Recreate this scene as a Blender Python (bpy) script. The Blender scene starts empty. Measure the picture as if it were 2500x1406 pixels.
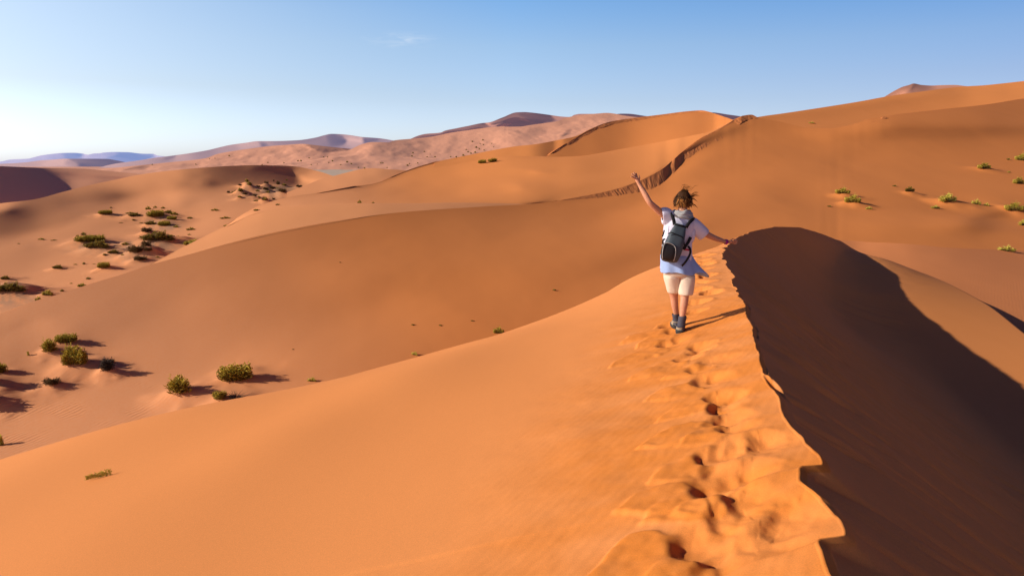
import bpy, bmesh, math, random
import numpy as np
from mathutils import Vector, Matrix
from mathutils.bvhtree import BVHTree

random.seed(7)
rng = np.random.default_rng(7)
scn = bpy.context.scene
COL = scn.collection
SRCW, SRCH, FOC = 2500.0, 1406.0, 1667.0
VH = 402.0
PITCH = math.atan((SRCH / 2 - VH) / FOC)
CP, SP = math.cos(PITCH), math.sin(PITCH)

# ---------------------------------------------------------------- camera
cam_data = bpy.data.cameras.new('camera')
cam_data.sensor_width = 36.0
cam_data.lens = 36.0 * FOC / SRCW
cam_data.clip_start = 0.05
cam_data.clip_end = 60000
cam = bpy.data.objects.new('camera', cam_data)
cam.rotation_euler = (math.pi / 2 - PITCH, 0, 0)
COL.objects.link(cam)
scn.camera = cam


def XZ(u, v):
    """survey direction for a sighting: lateral and vertical slope per metre of depth"""
    px = (np.asarray(u, float) - SRCW / 2) / FOC
    py = (SRCH / 2 - np.asarray(v, float)) / FOC
    fy = CP + py * SP
    fz = -SP + py * CP
    return px / fy, fz / fy


def P(u, v, d):
    X, Z = XZ(u, v)
    return np.stack([X * d, np.broadcast_to(d, np.shape(X * d)), Z * d], -1)


# ---------------------------------------------------------------- world / sun
SUN_EL, SUN_BACK = math.radians(24.0), math.radians(10.0)
S = Vector((-math.cos(SUN_EL) * math.cos(SUN_BACK), -math.cos(SUN_EL) * math.sin(SUN_BACK), math.sin(SUN_EL)))


def nd(nt, kind, **kw):
    n = nt.nodes.new(kind)
    for k, v in kw.items():
        setattr(n, k, v)
    return n


def setup_world():
    w = bpy.data.worlds.new('World')
    scn.world = w
    w.use_nodes = True
    nt = w.node_tree
    nt.nodes.clear()
    out = nd(nt, 'ShaderNodeOutputWorld')
    bg = nd(nt, 'ShaderNodeBackground')
    sky = nd(nt, 'ShaderNodeTexSky', sky_type='NISHITA')
    sky.sun_disc = False
    sky.sun_elevation = SUN_EL
    sky.sun_rotation = math.atan2(S.x, S.y)
    sky.altitude = SKY['alt']
    sky.air_density = SKY['air']
    sky.dust_density = SKY['dust']
    sky.ozone_density = SKY['ozone']
    # a faint wisp of cirrus high over the middle of the dunes
    tc = nd(nt, 'ShaderNodeTexCoord')
    X, Z = XZ(985, 98)
    c = Vector((float(X), 1.0, float(Z))).normalized()
    mp = nd(nt, 'ShaderNodeMapping', vector_type='POINT')
    mp.inputs['Location'].default_value = (-c.x, -c.y, -c.z)
    nt.links.new(tc.outputs['Generated'], mp.inputs['Vector'])
    mp2 = nd(nt, 'ShaderNodeMapping', vector_type='POINT')
    mp2.inputs['Rotation'].default_value = (0, math.radians(6), 0)
    mp2.inputs['Scale'].default_value = (16.5, 8.0, 75.0)
    nt.links.new(mp.outputs[0], mp2.inputs['Vector'])
    ln = nd(nt, 'ShaderNodeVectorMath', operation='LENGTH')
    nt.links.new(mp2.outputs[0], ln.inputs[0])
    rmp = nd(nt, 'ShaderNodeMapRange')
    rmp.inputs['From Min'].default_value = 1.0
    rmp.inputs['From Max'].default_value = 0.1
    nt.links.new(ln.outputs['Value'], rmp.inputs['Value'])
    mp3 = nd(nt, 'ShaderNodeMapping')
    mp3.inputs['Rotation'].default_value = (0, math.radians(-14), 0)
    mp3.inputs['Scale'].default_value = (28, 20, 190)
    nt.links.new(tc.outputs['Generated'], mp3.inputs['Vector'])
    nz = nd(nt, 'ShaderNodeTexNoise')
    nz.inputs['Scale'].default_value = 1.0
    nz.inputs['Detail'].default_value = 6
    nz.inputs['Distortion'].default_value = 0.8
    nt.links.new(mp3.outputs[0], nz.inputs['Vector'])
    r2 = nd(nt, 'ShaderNodeMapRange')
    r2.inputs['From Min'].default_value = 0.42
    r2.inputs['From Max'].default_value = 0.75
    nt.links.new(nz.outputs[0], r2.inputs['Value'])
    mul = nd(nt, 'ShaderNodeMath', operation='MULTIPLY')
    nt.links.new(rmp.outputs[0], mul.inputs[0])
    nt.links.new(r2.outputs[0], mul.inputs[1])
    mul2 = nd(nt, 'ShaderNodeMath', operation='MULTIPLY')
    mul2.inputs[1].default_value = 0.28
    nt.links.new(mul.outputs[0], mul2.inputs[0])
    hsv = nd(nt, 'ShaderNodeHueSaturation')
    hsv.inputs['Hue'].default_value = SKY['hue']
    hsv.inputs['Saturation'].default_value = SKY['sat']
    hsv.inputs['Value'].default_value = SKY['val']
    nt.links.new(sky.outputs[0], hsv.inputs['Color'])
    gm = nd(nt, 'ShaderNodeGamma')
    gm.inputs['Gamma'].default_value = SKY['gamma']
    nt.links.new(hsv.outputs[0], gm.inputs['Color'])
    # palest along the horizon and sunward; unseen sky overhead darkened to cut shadow fill
    sep = nd(nt, 'ShaderNodeSeparateXYZ')
    nt.links.new(tc.outputs['Generated'], sep.inputs[0])
    def ramp(stops):
        rp = nd(nt, 'ShaderNodeValToRGB')
        cr = rp.color_ramp
        for k, (p_, c_) in enumerate(stops):
            e = cr.elements[k] if k < 2 else cr.elements.new(p_)
            e.position = p_
            e.color = (c_[0] / 4, c_[1] / 4, c_[2] / 4, 1)
        nt.links.new(sep.outputs['Z'], rp.inputs[0])
        return rp.outputs[0]

    def xfac(a_, b_):
        n = nd(nt, 'ShaderNodeMapRange')
        n.inputs['From Min'].default_value = a_
        n.inputs['From Max'].default_value = b_
        nt.links.new(sep.outputs['X'], n.inputs['Value'])
        return n.outputs[0]

    def mixc(f, a_, b_, bt='MIX'):
        n = nd(nt, 'ShaderNodeMix', data_type='RGBA', blend_type=bt)
        if isinstance(f, float):
            n.inputs['Factor'].default_value = f
        else:
            nt.links.new(f, n.inputs['Factor'])
        nt.links.new(a_, n.inputs['A'])
        nt.links.new(b_, n.inputs['B'])
        return n.outputs['Result']
    tn = mixc(xfac(0.0, 0.6), mixc(xfac(0.0, -0.6), ramp(SKY['mid']), ramp(SKY['left'])), ramp(SKY['right']))
    tn = mixc(xfac(0.64, 0.9), tn, ramp([(0.0, (.5, .4, .5)), (0.2, (.3, .32, .5)), (1.0, ZEN)]))  # unseen sky beyond the right edge, darkened to deepen the shadows
    x4 = nd(nt, 'ShaderNodeVectorMath', operation='SCALE')
    x4.inputs['Scale'].default_value = 4.0
    nt.links.new(tn, x4.inputs[0])
    m2 = nd(nt, 'ShaderNodeVectorMath', operation='MULTIPLY')
    nt.links.new(gm.outputs[0], m2.inputs[0])
    nt.links.new(x4.outputs[0], m2.inputs[1])
    mix = nd(nt, 'ShaderNodeMix', data_type='RGBA')
    mix.inputs['B'].default_value = (9.5, 9.8, 10.2, 1)
    nt.links.new(mul2.outputs[0], mix.inputs['Factor'])
    nt.links.new(m2.outputs[0], mix.inputs['A'])
    nt.links.new(mix.outputs['Result'], bg.inputs['Color'])
    bg.inputs['Strength'].default_value = SKY['strength']
    nt.links.new(bg.outputs[0], out.inputs[0])

    sd = bpy.data.lights.new('sun', 'SUN')
    sd.energy = SKY['sun']
    sd.angle = math.radians(0.5)
    sd.color = (1.0, 0.90, 0.76)
    so = bpy.data.objects.new('sun', sd)
    so.rotation_euler = S.to_track_quat('Z', 'Y').to_euler()
    so.location = (-40, -10, 30)
    COL.objects.link(so)
    scn.view_settings.view_transform = 'Standard'
    scn.view_settings.look = 'None'
    scn.view_settings.exposure = 0
    scn.view_settings.gamma = 1
    scn.render.film_transparent = False
    scn.cycles.use_denoising = True
    scn.cycles.max_bounces = 6
    scn.cycles.volume_bounces = 0


ZEN = (0.13, 0.095, 0.36)
SKY = dict(alt=300, air=1.0, dust=1.2, ozone=2.0, hue=0.5, sat=1.0, val=1.0, gamma=1.0, strength=0.1, sun=5.0,
           left=[(0.0, (2.2, 2.5, 3.7)), (0.02, (2.17, 2.4, 3.4)), (0.1, (1.98, 1.8, 1.9)), (0.2, (2.35, 2.05, 1.93)), (0.24, (2.2, 1.95, 1.9)), (0.42, ZEN), (1.0, ZEN)],
           mid=[(0.0, (2.0, 2.1, 3.0)), (0.087, (1.7, 1.65, 1.96)), (0.16, (1.62, 1.69, 1.89)), (0.235, (1.15, 1.6, 2.03)), (0.26, (1.1, 1.5, 1.9)), (0.42, ZEN), (1.0, ZEN)],
           right=[(0.0, (1.1, 1.1, 1.6)), (0.11, (.94, .95, 1.26)), (0.155, (.86, .97, 1.27)), (0.2, (.66, .93, 1.32)), (0.23, (.6, .85, 1.25)), (0.42, ZEN), (1.0, ZEN)])
setup_world()


# ---------------------------------------------------------------- materials
def sand(name, base, dark, loose=None, ripple=0.0, ripple_scale=9.0, grain=0.0, scale=0.2, streak=0.0,
         rough=0.95, ripmask=False, haze_glow=None):
    m = bpy.data.materials.new(name)
    m.use_nodes = True
    nt = m.node_tree
    b = nt.nodes['Principled BSDF']
    b.inputs['Roughness'].default_value = rough
    b.inputs['Specular IOR Level'].default_value = 0.12
    tc = nd(nt, 'ShaderNodeTexCoord')
    co = tc.outputs['Object']
    n1 = nd(nt, 'ShaderNodeTexNoise')
    n1.inputs['Scale'].default_value = scale
    n1.inputs['Detail'].default_value = 8
    n1.inputs['Roughness'].default_value = 0.62
    n1.inputs['Distortion'].default_value = 0.6
    mpn = nd(nt, 'ShaderNodeMapping')
    mpn.inputs['Scale'].default_value = (1, 0.45, 1)
    nt.links.new(co, mpn.inputs['Vector'])
    nt.links.new(mpn.outputs[0], n1.inputs['Vector'])
    rm = nd(nt, 'ShaderNodeMapRange')
    rm.inputs['From Min'].default_value = 0.3
    rm.inputs['From Max'].default_value = 0.72
    nt.links.new(n1.outputs[0], rm.inputs['Value'])
    mix = nd(nt, 'ShaderNodeMix', data_type='RGBA')
    mix.inputs['A'].default_value = (*dark, 1)
    mix.inputs['B'].default_value = (*base, 1)
    nt.links.new(rm.outputs[0], mix.inputs['Factor'])
    colr = mix.outputs['Result']
    if loose is not None:
        at = nd(nt, 'ShaderNodeAttribute', attribute_name='loose')
        n2 = nd(nt, 'ShaderNodeTexNoise')
        n2.inputs['Scale'].default_value = 7
        n2.inputs['Detail'].default_value = 6
        nt.links.new(co, n2.inputs['Vector'])
        r3 = nd(nt, 'ShaderNodeMapRange')
        r3.inputs['From Min'].default_value = 0.3
        r3.inputs['From Max'].default_value = 0.6
        r3.inputs['To Min'].default_value = 0.7
        r3.inputs['To Max'].default_value = 1.0
        nt.links.new(n2.outputs[0], r3.inputs['Value'])
        mm = nd(nt, 'ShaderNodeMath', operation='MULTIPLY')
        nt.links.new(at.outputs['Fac'], mm.inputs[0])
        nt.links.new(r3.outputs[0], mm.inputs[1])
        mx = nd(nt, 'ShaderNodeMix', data_type='RGBA')
        nt.links.new(mm.outputs[0], mx.inputs['Factor'])
        nt.links.new(colr, mx.inputs['A'])
        mx.inputs['B'].default_value = (*loose, 1)
        colr = mx.outputs['Result']
    hgt = None
    if grain > 0:
        g = nd(nt, 'ShaderNodeTexNoise')
        g.inputs['Scale'].default_value = 150
        g.inputs['Detail'].default_value = 3
        g.inputs['Roughness'].default_value = 0.7
        nt.links.new(co, g.inputs['Vector'])
        gr = nd(nt, 'ShaderNodeMapRange')
        gr.inputs['From Min'].default_value = 0.3
        gr.inputs['From Max'].default_value = 0.7
        gr.inputs['To Min'].default_value = 1 - grain
        gr.inputs['To Max'].default_value = 1 + grain
        nt.links.new(g.outputs[0], gr.inputs['Value'])
        vm = nd(nt, 'ShaderNodeVectorMath', operation='SCALE')
        nt.links.new(colr, vm.inputs[0])
        nt.links.new(gr.outputs[0], vm.inputs['Scale'])
        colr = vm.outputs[0]
        bp0 = nd(nt, 'ShaderNodeBump')
        bp0.inputs['Strength'].default_value = 0.25
        bp0.inputs['Distance'].default_value = 0.004
        nt.links.new(g.outputs[0], bp0.inputs['Height'])
        hgt = bp0.outputs[0]
    if ripple > 0:
        wv = nd(nt, 'ShaderNodeTexWave', wave_type='BANDS', bands_direction='X')
        wv.inputs['Scale'].default_value = ripple_scale
        wv.inputs['Distortion'].default_value = 5.0
        wv.inputs['Detail'].default_value = 2.5
        wv.inputs['Detail Scale'].default_value = 0.8
        mpw = nd(nt, 'ShaderNodeMapping')
        mpw.inputs['Rotation'].default_value = (0, 0, math.radians(35))
        nt.links.new(co, mpw.inputs['Vector'])
        nt.links.new(mpw.outputs[0], wv.inputs['Vector'])
        bp = nd(nt, 'ShaderNodeBump')
        bp.inputs['Distance'].default_value = ripple
        bp.inputs['Strength'].default_value = 1.0
        src = wv.outputs['Fac']
        nm = nd(nt, 'ShaderNodeTexNoise')
        nm.inputs['Scale'].default_value = 0.09
        nm.inputs['Detail'].default_value = 3
        nt.links.new(co, nm.inputs['Vector'])
        r5 = nd(nt, 'ShaderNodeMapRange')
        r5.inputs['From Min'].default_value = 0.46
        r5.inputs['From Max'].default_value = 0.62
        nt.links.new(nm.outputs[0], r5.inputs['Value'])
        fac = r5.outputs[0]
        if ripmask:
            at2 = nd(nt, 'ShaderNodeAttribute', attribute_name='ripple')
            fac = at2.outputs['Fac']
        mw = nd(nt, 'ShaderNodeMath', operation='MULTIPLY')
        nt.links.new(src, mw.inputs[0])
        nt.links.new(fac, mw.inputs[1])
        nt.links.new(mw.outputs[0], bp.inputs['Height'])
        if hgt is not None:
            nt.links.new(hgt, bp.inputs['Normal'])
        hgt = bp.outputs[0]
    if streak > 0:
        ns = nd(nt, 'ShaderNodeTexNoise')
        ns.inputs['Scale'].default_value = 1.0
        ns.inputs['Detail'].default_value = 7
        ns.inputs['Roughness'].default_value = 0.6
        at3 = nd(nt, 'ShaderNodeAttribute', attribute_name='flow')
        mps = nd(nt, 'ShaderNodeMapping')
        mps.inputs['Scale'].default_value = (1, 1, 1)
        nt.links.new(at3.outputs['Vector'], mps.inputs['Vector'])
        nt.links.new(mps.outputs[0], ns.inputs['Vector'])
        bs = nd(nt, 'ShaderNodeBump')
        bs.inputs['Distance'].default_value = streak
        bs.inputs['Strength'].default_value = 1.0
        nt.links.new(ns.outputs[0], bs.inputs['Height'])
        if hgt is not None:
            nt.links.new(hgt, bs.inputs['Normal'])
        hgt = bs.outputs[0]
    if hgt is not None:
        nt.links.new(hgt, b.inputs['Normal'])
    nt.links.new(colr, b.inputs['Base Color'])
    if haze_glow is not None:       # constant glow put into the sand, standing in for distance haze
        b.inputs['Emission Color'].default_value = (*haze_glow, 1)
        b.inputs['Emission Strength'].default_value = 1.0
    return m


# ---------------------------------------------------------------- numeric helpers
def pchip(x, y, xi):
    x = np.asarray(x, float)
    y = np.asarray(y, float)
    h = np.diff(x)
    dl = np.diff(y, axis=0) / (h if y.ndim == 1 else h[:, None])
    m = np.zeros_like(y)
    a, b = dl[:-1], dl[1:]
    hh0 = h[:-1] if y.ndim == 1 else h[:-1, None]
    hh1 = h[1:] if y.ndim == 1 else h[1:, None]
    w1, w2 = 2 * hh1 + hh0, hh1 + 2 * hh0
    with np.errstate(divide='ignore', invalid='ignore'):
        mm = (w1 + w2) / (w1 / a + w2 / b)
    m[1:-1] = np.where(a * b > 0, mm, 0)
    m[0], m[-1] = dl[0], dl[-1]
    return _herm(x, y, m, xi)


def catmull(x, y, xi):
    x = np.asarray(x, float)
    y = np.asarray(y, float)
    h = np.diff(x)
    dl = np.diff(y, axis=0) / (h if y.ndim == 1 else h[:, None])
    m = np.zeros_like(y)
    hh = h if y.ndim == 1 else h[:, None]
    m[1:-1] = (dl[:-1] * hh[1:] + dl[1:] * hh[:-1]) / (hh[1:] + hh[:-1])
    m[0], m[-1] = dl[0], dl[-1]
    return _herm(x, y, m, xi)


def _herm(x, y, m, xi):
    xi = np.asarray(xi, float)
    k = np.clip(np.searchsorted(x, xi) - 1, 0, len(x) - 2)
    h = x[k + 1] - x[k]
    t = (xi - x[k]) / h
    if y.ndim > 1:
        h, t = h[:, None], t[:, None]
    ext_lo, ext_hi = xi < x[0], xi > x[-1]
    t2, t3 = t * t, t ** 3
    r = y[k] * (2 * t3 - 3 * t2 + 1) + m[k] * h * (t3 - 2 * t2 + t) + y[k + 1] * (3 * t2 - 2 * t3) + m[k + 1] * h * (t3 - t2)
    if ext_lo.any():
        dx = xi[ext_lo] - x[0]
        r[ext_lo] = y[0] + m[0] * (dx if y.ndim == 1 else dx[:, None])
    if ext_hi.any():
        dx = xi[ext_hi] - x[-1]
        r[ext_hi] = y[-1] + m[-1] * (dx if y.ndim == 1 else dx[:, None])
    return r


def sstep(a, b, x):
    t = np.clip((x - a) / (b - a), 0, 1)
    return t * t * (3 - 2 * t)


def vnoise(x, y, seed=0):
    """smooth value noise, -1..1"""
    xi, yi = np.floor(x).astype(np.int64), np.floor(y).astype(np.int64)
    xf, yf = x - xi, y - yi

    def hsh(i, j):
        n = (i * 374761393 + j * 668265263 + seed * 1442695041) & 0x7fffffff
        n = ((n ^ (n >> 13)) * 1274126177) & 0x7fffffff
        n = n ^ (n >> 16)
        return (n & 0xffff) / 32767.5 - 1
    sx, sy = xf ** 3 * (xf * (xf * 6 - 15) + 10), yf ** 3 * (yf * (yf * 6 - 15) + 10)
    a = hsh(xi, yi) * (1 - sx) + hsh(xi + 1, yi) * sx
    b = hsh(xi, yi + 1) * (1 - sx) + hsh(xi + 1, yi + 1) * sx
    return a * (1 - sy) + b * sy


def fbm(x, y, oct=4, seed=0, gain=0.5):
    s, amp = 0, 1.0
    for k in range(oct):
        s = s + amp * vnoise(x * 2 ** k, y * 2 ** k, seed + k)
        amp *= gain
    return s


def grid_mesh(name, V, mat, attrs=None, kind='structure', smooth=True, vecs=None, cut=None):
    """V: rows x cols x 3 -> one quad sheet"""
    r, c, _ = V.shape
    me = bpy.data.meshes.new(name)
    idx = np.arange(r * c).reshape(r, c)
    q = np.stack([idx[:-1, :-1], idx[:-1, 1:], idx[1:, 1:], idx[1:, :-1]], -1)
    if cut is not None:
        q = np.delete(q, cut, 0)
    q = q.reshape(-1, 4)
    me.vertices.add(r * c)
    me.vertices.foreach_set('co', V.reshape(-1).astype(np.float32))
    me.loops.add(q.size)
    me.loops.foreach_set('vertex_index', q.reshape(-1).astype(np.int32))
    me.polygons.add(len(q))
    me.polygons.foreach_set('loop_start', (np.arange(len(q)) * 4).astype(np.int32))
    me.update(calc_edges=True)
    me.validate()
    if smooth:
        me.polygons.foreach_set('use_smooth', np.ones(len(q), bool))
    for k, arr in (attrs or {}).items():
        a = me.attributes.new(k, 'FLOAT', 'POINT')
        a.data.foreach_set('value', arr.reshape(-1).astype(np.float32))
    for k, arr in (vecs or {}).items():
        a = me.attributes.new(k, 'FLOAT_VECTOR', 'POINT')
        a.data.foreach_set('vector', arr.reshape(-1).astype(np.float32))
    me.materials.append(mat)
    o = bpy.data.objects.new(name, me)
    COL.objects.link(o)
    if kind:
        o['kind'] = kind
    return o


def inpoly(u, v, poly):
    r = np.zeros(u.shape, bool)
    n = len(poly)
    for i in range(n):
        x1, y1 = poly[i]
        x2, y2 = poly[(i + 1) % n]
        c = ((y1 > v) != (y2 > v)) & (u < (x2 - x1) * (v - y1) / ((y2 - y1) if y2 != y1 else 1e-9) + x1)
        r ^= c
    return r


def blur(a, n):
    for _ in range(n):
        p = np.pad(a, 1, mode='edge')
        a = (p[1:-1, :-2] + 2 * p[1:-1, 1:-1] + p[1:-1, 2:]) / 4
        p = np.pad(a, 1, mode='edge')
        a = (p[:-2, 1:-1] + 2 * p[1:-1, 1:-1] + p[2:, 1:-1]) / 4
    return a


TERRAIN = []
DEBUG = False


class Face:
    """One dune face: its outline is surveyed as sightings, its slopes (da = dz/dx, db = dz/dy) are given at
    some of them, and its distances follow by integrating the slopes from a known range."""

    def __init__(s, name, mat, top, bot, slopes, anchors, polys=(), bumps=(), nu=110, nt=44, fu=2, ft=2, tpow=1.0,
                 back=(60, 0.4, 0.0), iters=5, tilt=1e6, minh=4.0, vmax=None, rise=None, pin=None, relax=0, bfree=9.0, rag=0.0, fluting=0.0, gmin=0.10, seam=(), relief=0.0, rscale=0.05, attrs=None, idw=2.0, umin=None, umax=None):
        tu, tv = np.array(top, float).T
        bu, bv = np.array(bot, float).T
        u0 = umin if umin is not None else tu[0]
        u1 = umax if umax is not None else tu[-1]
        U = np.linspace(u0, u1, nu)
        T = np.linspace(0, 1, nt) ** tpow
        vt = pchip(tu, tv, U)
        vb = np.maximum(pchip(bu, bv, U), vt + minh)
        s.U, s.T, s.vt, s.vb = U, T, vt, vb
        s.tpow = tpow
        UU = np.repeat(U[None], nt, 0)
        def rows_v(uu, vt_, vb_, tt):
            V_ = vt_[None] + (vb_ - vt_)[None] * tt[:, None]
            if relax:
                n_ = max(3, int(relax / (uu[1] - uu[0])))
                kk = np.hanning(2 * n_ + 3)
                kk /= kk.sum()
                vs = np.convolve(np.pad(vt_, n_ + 1, mode='reflect', reflect_type='odd'), kk, 'valid')
                vs = np.maximum(vs, vt_ - 6)
                V_ = vs[None] + (vb_ - vs)[None] * tt[:, None] + (vt_ - vs)[None] * (1 - tt[:, None]) ** 5
            return V_
        VV = rows_v(U, vt, vb, T)
        s.VV = VV
        a = np.zeros_like(UU)
        b = np.zeros_like(UU)
        wsum = np.zeros_like(UU)
        for (pu, pv, pa, pb) in slopes:
            w = 1 / (((UU - pu) ** 2 + (2.2 * (VV - pv)) ** 2) + 60) ** (idw / 2 * 1.3)
            a += w * pa
            b += w * pb
            wsum += w
        a /= wsum
        b /= wsum
        for (poly, pa, pb, soft) in polys:
            m = blur(inpoly(UU, VV, poly).astype(float), soft)
            a = a * (1 - m) + pa * m
            b = b * (1 - m) + pb * m
        X, Z = XZ(UU, VV)
        bt = b.copy()
        L = np.full_like(UU, math.log(anchors[0][2]))
        aw = np.zeros_like(UU)
        al = np.zeros_like(UU)
        for (pu, pv, d) in seam:
            k = np.argmin(((UU - pu) ** 2 + 4 * (VV - pv) ** 2).ravel())
            aw.ravel()[k] = 30.0
            al.ravel()[k] = math.log(d)
        if pin is not None:
            aw[-1] = 400.0
            al[-1] = [math.log(pin[0](u)) for u in U]
        anc = [(np.argmin(((UU - pu) ** 2 + (VV - pv) ** 2).ravel()), math.log(d)) for pu, pv, d in anchors]
        # horizontal edges (along u) and vertical edges (along t)
        for it in range(iters):
            bt = np.maximum(bt, Z - a * X + gmin)
            D = Z - a * X - bt
            gX, gZ = a / D, -1 / D
            eh = 0.5 * (gX[:, 1:] + gX[:, :-1]) * (X[:, 1:] - X[:, :-1]) + 0.5 * (gZ[:, 1:] + gZ[:, :-1]) * (Z[:, 1:] - Z[:, :-1])
            ev = 0.5 * (gX[1:] + gX[:-1]) * (X[1:] - X[:-1]) + 0.5 * (gZ[1:] + gZ[:-1]) * (Z[1:] - Z[:-1])

            def At(h, v):
                r = np.zeros_like(L)
                r[:, 1:] += h
                r[:, :-1] -= h
                r[1:] += v
                r[:-1] -= v
                return r
            wh, wv = 6.0, 1.0

            def mul(q):
                return At(wh * (q[:, 1:] - q[:, :-1]), wv * (q[1:] - q[:-1])) + aw * q
            rhs = At(wh * eh, wv * ev) + aw * al
            r = rhs - mul(L)
            p = r.copy()
            rs = (r * r).sum()
            for _ in range(1400):
                q = mul(p)
                al_ = rs / max((p * q).sum(), 1e-30)
                L = L + al_ * p
                r = r - al_ * q
                rn = (r * r).sum()
                if rn < 1e-12:
                    break
                p = r + rn / rs * p
                rs = rn
            if anc and not len(seam) and pin is None:
                ks = np.array([k for k, _ in anc])
                err = np.array([q for _, q in anc]) - L.ravel()[ks]
                M_ = np.stack([np.ones(len(ks)), X.ravel()[ks] - X.ravel()[ks].mean(), 4 * (Z.ravel()[ks] - Z.ravel()[ks].mean())], 1)
                co = np.linalg.solve(M_.T @ M_ + np.diag([1e-6, tilt, tilt]), M_.T @ err)
                L = L + co[0] + co[1] * (X - X.ravel()[ks].mean()) + co[2] * 4 * (Z - Z.ravel()[ks].mean())
            d = np.exp(L)
            x, y, z = X * d, d, Z * d
            gx = [np.gradient(q, axis=1) for q in (x, y, z)]
            gt = [np.gradient(q, axis=0) for q in (x, y, z)]
            det = gx[0] * gt[1] - gx[1] * gt[0]
            det = np.where(np.abs(det) < 1e-9, 1e-9, det)
            s.aa = (gx[2] * gt[1] - gx[1] * gt[2]) / det
            s.bb = (gx[0] * gt[2] - gx[2] * gt[0]) / det
            bt = 0.5 * b + 0.5 * np.clip(s.bb, np.maximum(-0.5, b - bfree), np.minimum(0.9, b + bfree))
        if pin is not None:            # the lower edge is brought exactly onto the brink it shares
            f, u_a, u_b, fd = pin
            e = np.array([math.log(f(u)) for u in U]) - L[-1]
            e = e * np.clip((U - u_a) / fd + 1, 0, 1) * np.clip((u_b - U) / fd + 1, 0, 1)
            L = L + e[None] * T[:, None]
        if rise is not None:           # columns that rise from the brink as one even slope
            fab, ua, ub = rise
            ab = np.array([fab(u) for u in U])
            dF = np.exp(L[-1])
            num = Z[-1] * dF - ab[:, 0] * X[-1] * dF - ab[:, 1] * dF
            Lr = np.log(np.maximum(num[None] / np.minimum(Z - ab[:, 0] * X - ab[:, 1], -.02), 1))
            w_ = sstep(ua, ub, U)[None]
            L = L * (1 - w_) + Lr * w_
        if vmax is not None:           # no overhang: seen from the eye the face never climbs more steeply than this
            Lm = L.copy()
            for j in range(nt - 2, -1, -1):
                Lm[j] = np.maximum(L[j], Lm[j + 1] + (Z[j] - Z[j + 1]) / vmax)
            df = Lm - L
            L = L + blur(df, 14) * 1.15
        s.L = L
        if DEBUG:
            print('FACE', name, 'rms a err', np.percentile(np.abs(s.aa - a),[50,80,95]).round(3), 'd', d.min().round(1), d.max().round(1), 'z', z.min().round(1), z.max().round(1))
        # fine sheet
        nU, nT = (nu - 1) * fu + 1, (nt - 1) * ft + 1
        Uf = np.linspace(u0, u1, nU)
        Tl = np.linspace(0, 1, nt)
        Tlf = np.linspace(0, 1, nT)
        L1 = catmull(U, L.T.copy(), Uf).T
        Lf = catmull(Tl, L1, Tlf)
        vtf = pchip(tu, tv, Uf)
        vbf = np.maximum(pchip(bu, bv, Uf), vtf + minh)
        if rag:
            vbf = vbf + rag * (vbf - vtf) * (fbm(Uf * 0.07, Uf * 0, 4, 9) * 0.5 + 0.25 * fbm(Uf * 0.3, Uf * 0, 2, 19))
        Vf = rows_v(Uf, vtf, vbf, Tlf ** tpow)
        UF = np.repeat(Uf[None], nT, 0)
        pts = P(UF, Vf, np.exp(Lf))
        s.Uf, s.Vf = UF, Vf
        if relief:
            n = fbm(pts[..., 0] * rscale, pts[..., 1] * rscale * 0.6, 5, 3)
            fade = np.minimum(1, np.linspace(0, 1, nT) * 8)[:, None]
            pts[..., 2] += relief * n * fade
        for (pu, pv, wpx, hh) in bumps:
            k = np.unravel_index(np.argmin((UF - pu) ** 2 + (Vf - pv) ** 2), UF.shape)
            cx, cy = pts[k][0], pts[k][1]
            wm = wpx / FOC * cy * 0.42
            dx, dy = (pts[..., 0] - cx) / wm, (pts[..., 1] - cy) / wm
            dx = np.where(dx > 0, dx / 1.5, dx)
            wob = 1 + 0.35 * vnoise(pts[..., 0] / wm * 1.3 + pu, pts[..., 1] / wm * 1.3, 5)
            pts[..., 2] += hh * np.exp(-(dx * dx + dy * dy) * wob)
        if fluting:
            tt = np.linspace(0, 1, nT)[:, None]
            n = fbm(UF * 0.13 - tt * 2.2, tt * 1.0 + UF * 0, 4, 53, 0.6)
            pts[..., 2] += fluting * n * np.minimum(1, tt * 4) * np.minimum(1, (vbf - vtf) / 15)
        # the far side behind the crest runs down and away
        c = pts[0]
        dirh = c[:, :2] / np.linalg.norm(c[:, :2], axis=1, keepdims=True)
        bl, bs, bx = back
        rows = []
        for k in (1.0, 0.55, 0.25, 0.08, 0.02):
            q = c.copy()
            q[:, :2] += dirh * bl * k
            q[:, 0] += bx * bl * k
            q[:, 2] -= bs * bl * k * (0.6 + 0.4 * k)
            rows.append(q)
        s.pts = pts
        bk = np.array(rows + [c])
        att = {k: np.concatenate([np.zeros((6, nU)), f(UF, Vf)], 0) for k, f in (attrs or {}).items()}
        full = np.concatenate([bk, pts], 0)
        s.obj = grid_mesh(name, full, mat, att, cut=5)
        TERRAIN.append(s.obj)

    def d(s, u, v):
        i = np.clip((u - s.U[0]) / (s.U[-1] - s.U[0]) * (len(s.U) - 1), 0, len(s.U) - 1.001)
        i_ = int(i)
        col = s.VV[:, i_] * (1 - (i - i_)) + s.VV[:, i_ + 1] * (i - i_)
        j = min(float(np.interp(v, col, np.arange(len(col)))), len(s.T) - 1.001)
        i0, j0 = int(i), int(j)
        fi, fj = i - i0, j - j0
        L = s.L
        return float(math.exp((L[j0, i0] * (1 - fi) + L[j0, i0 + 1] * fi) * (1 - fj) + (L[j0 + 1, i0] * (1 - fi) + L[j0 + 1, i0 + 1] * fi) * fj))
# ================================================================ FOREGROUND DUNE
SAND_NEAR = sand('sand_near', (0.79, 0.295, 0.088), (0.76, 0.28, 0.082), loose=(0.71, 0.225, 0.036), grain=0.12,
                 scale=0.35, streak=0.0, ripmask=True, ripple=0.004, ripple_scale=4.5)

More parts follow.
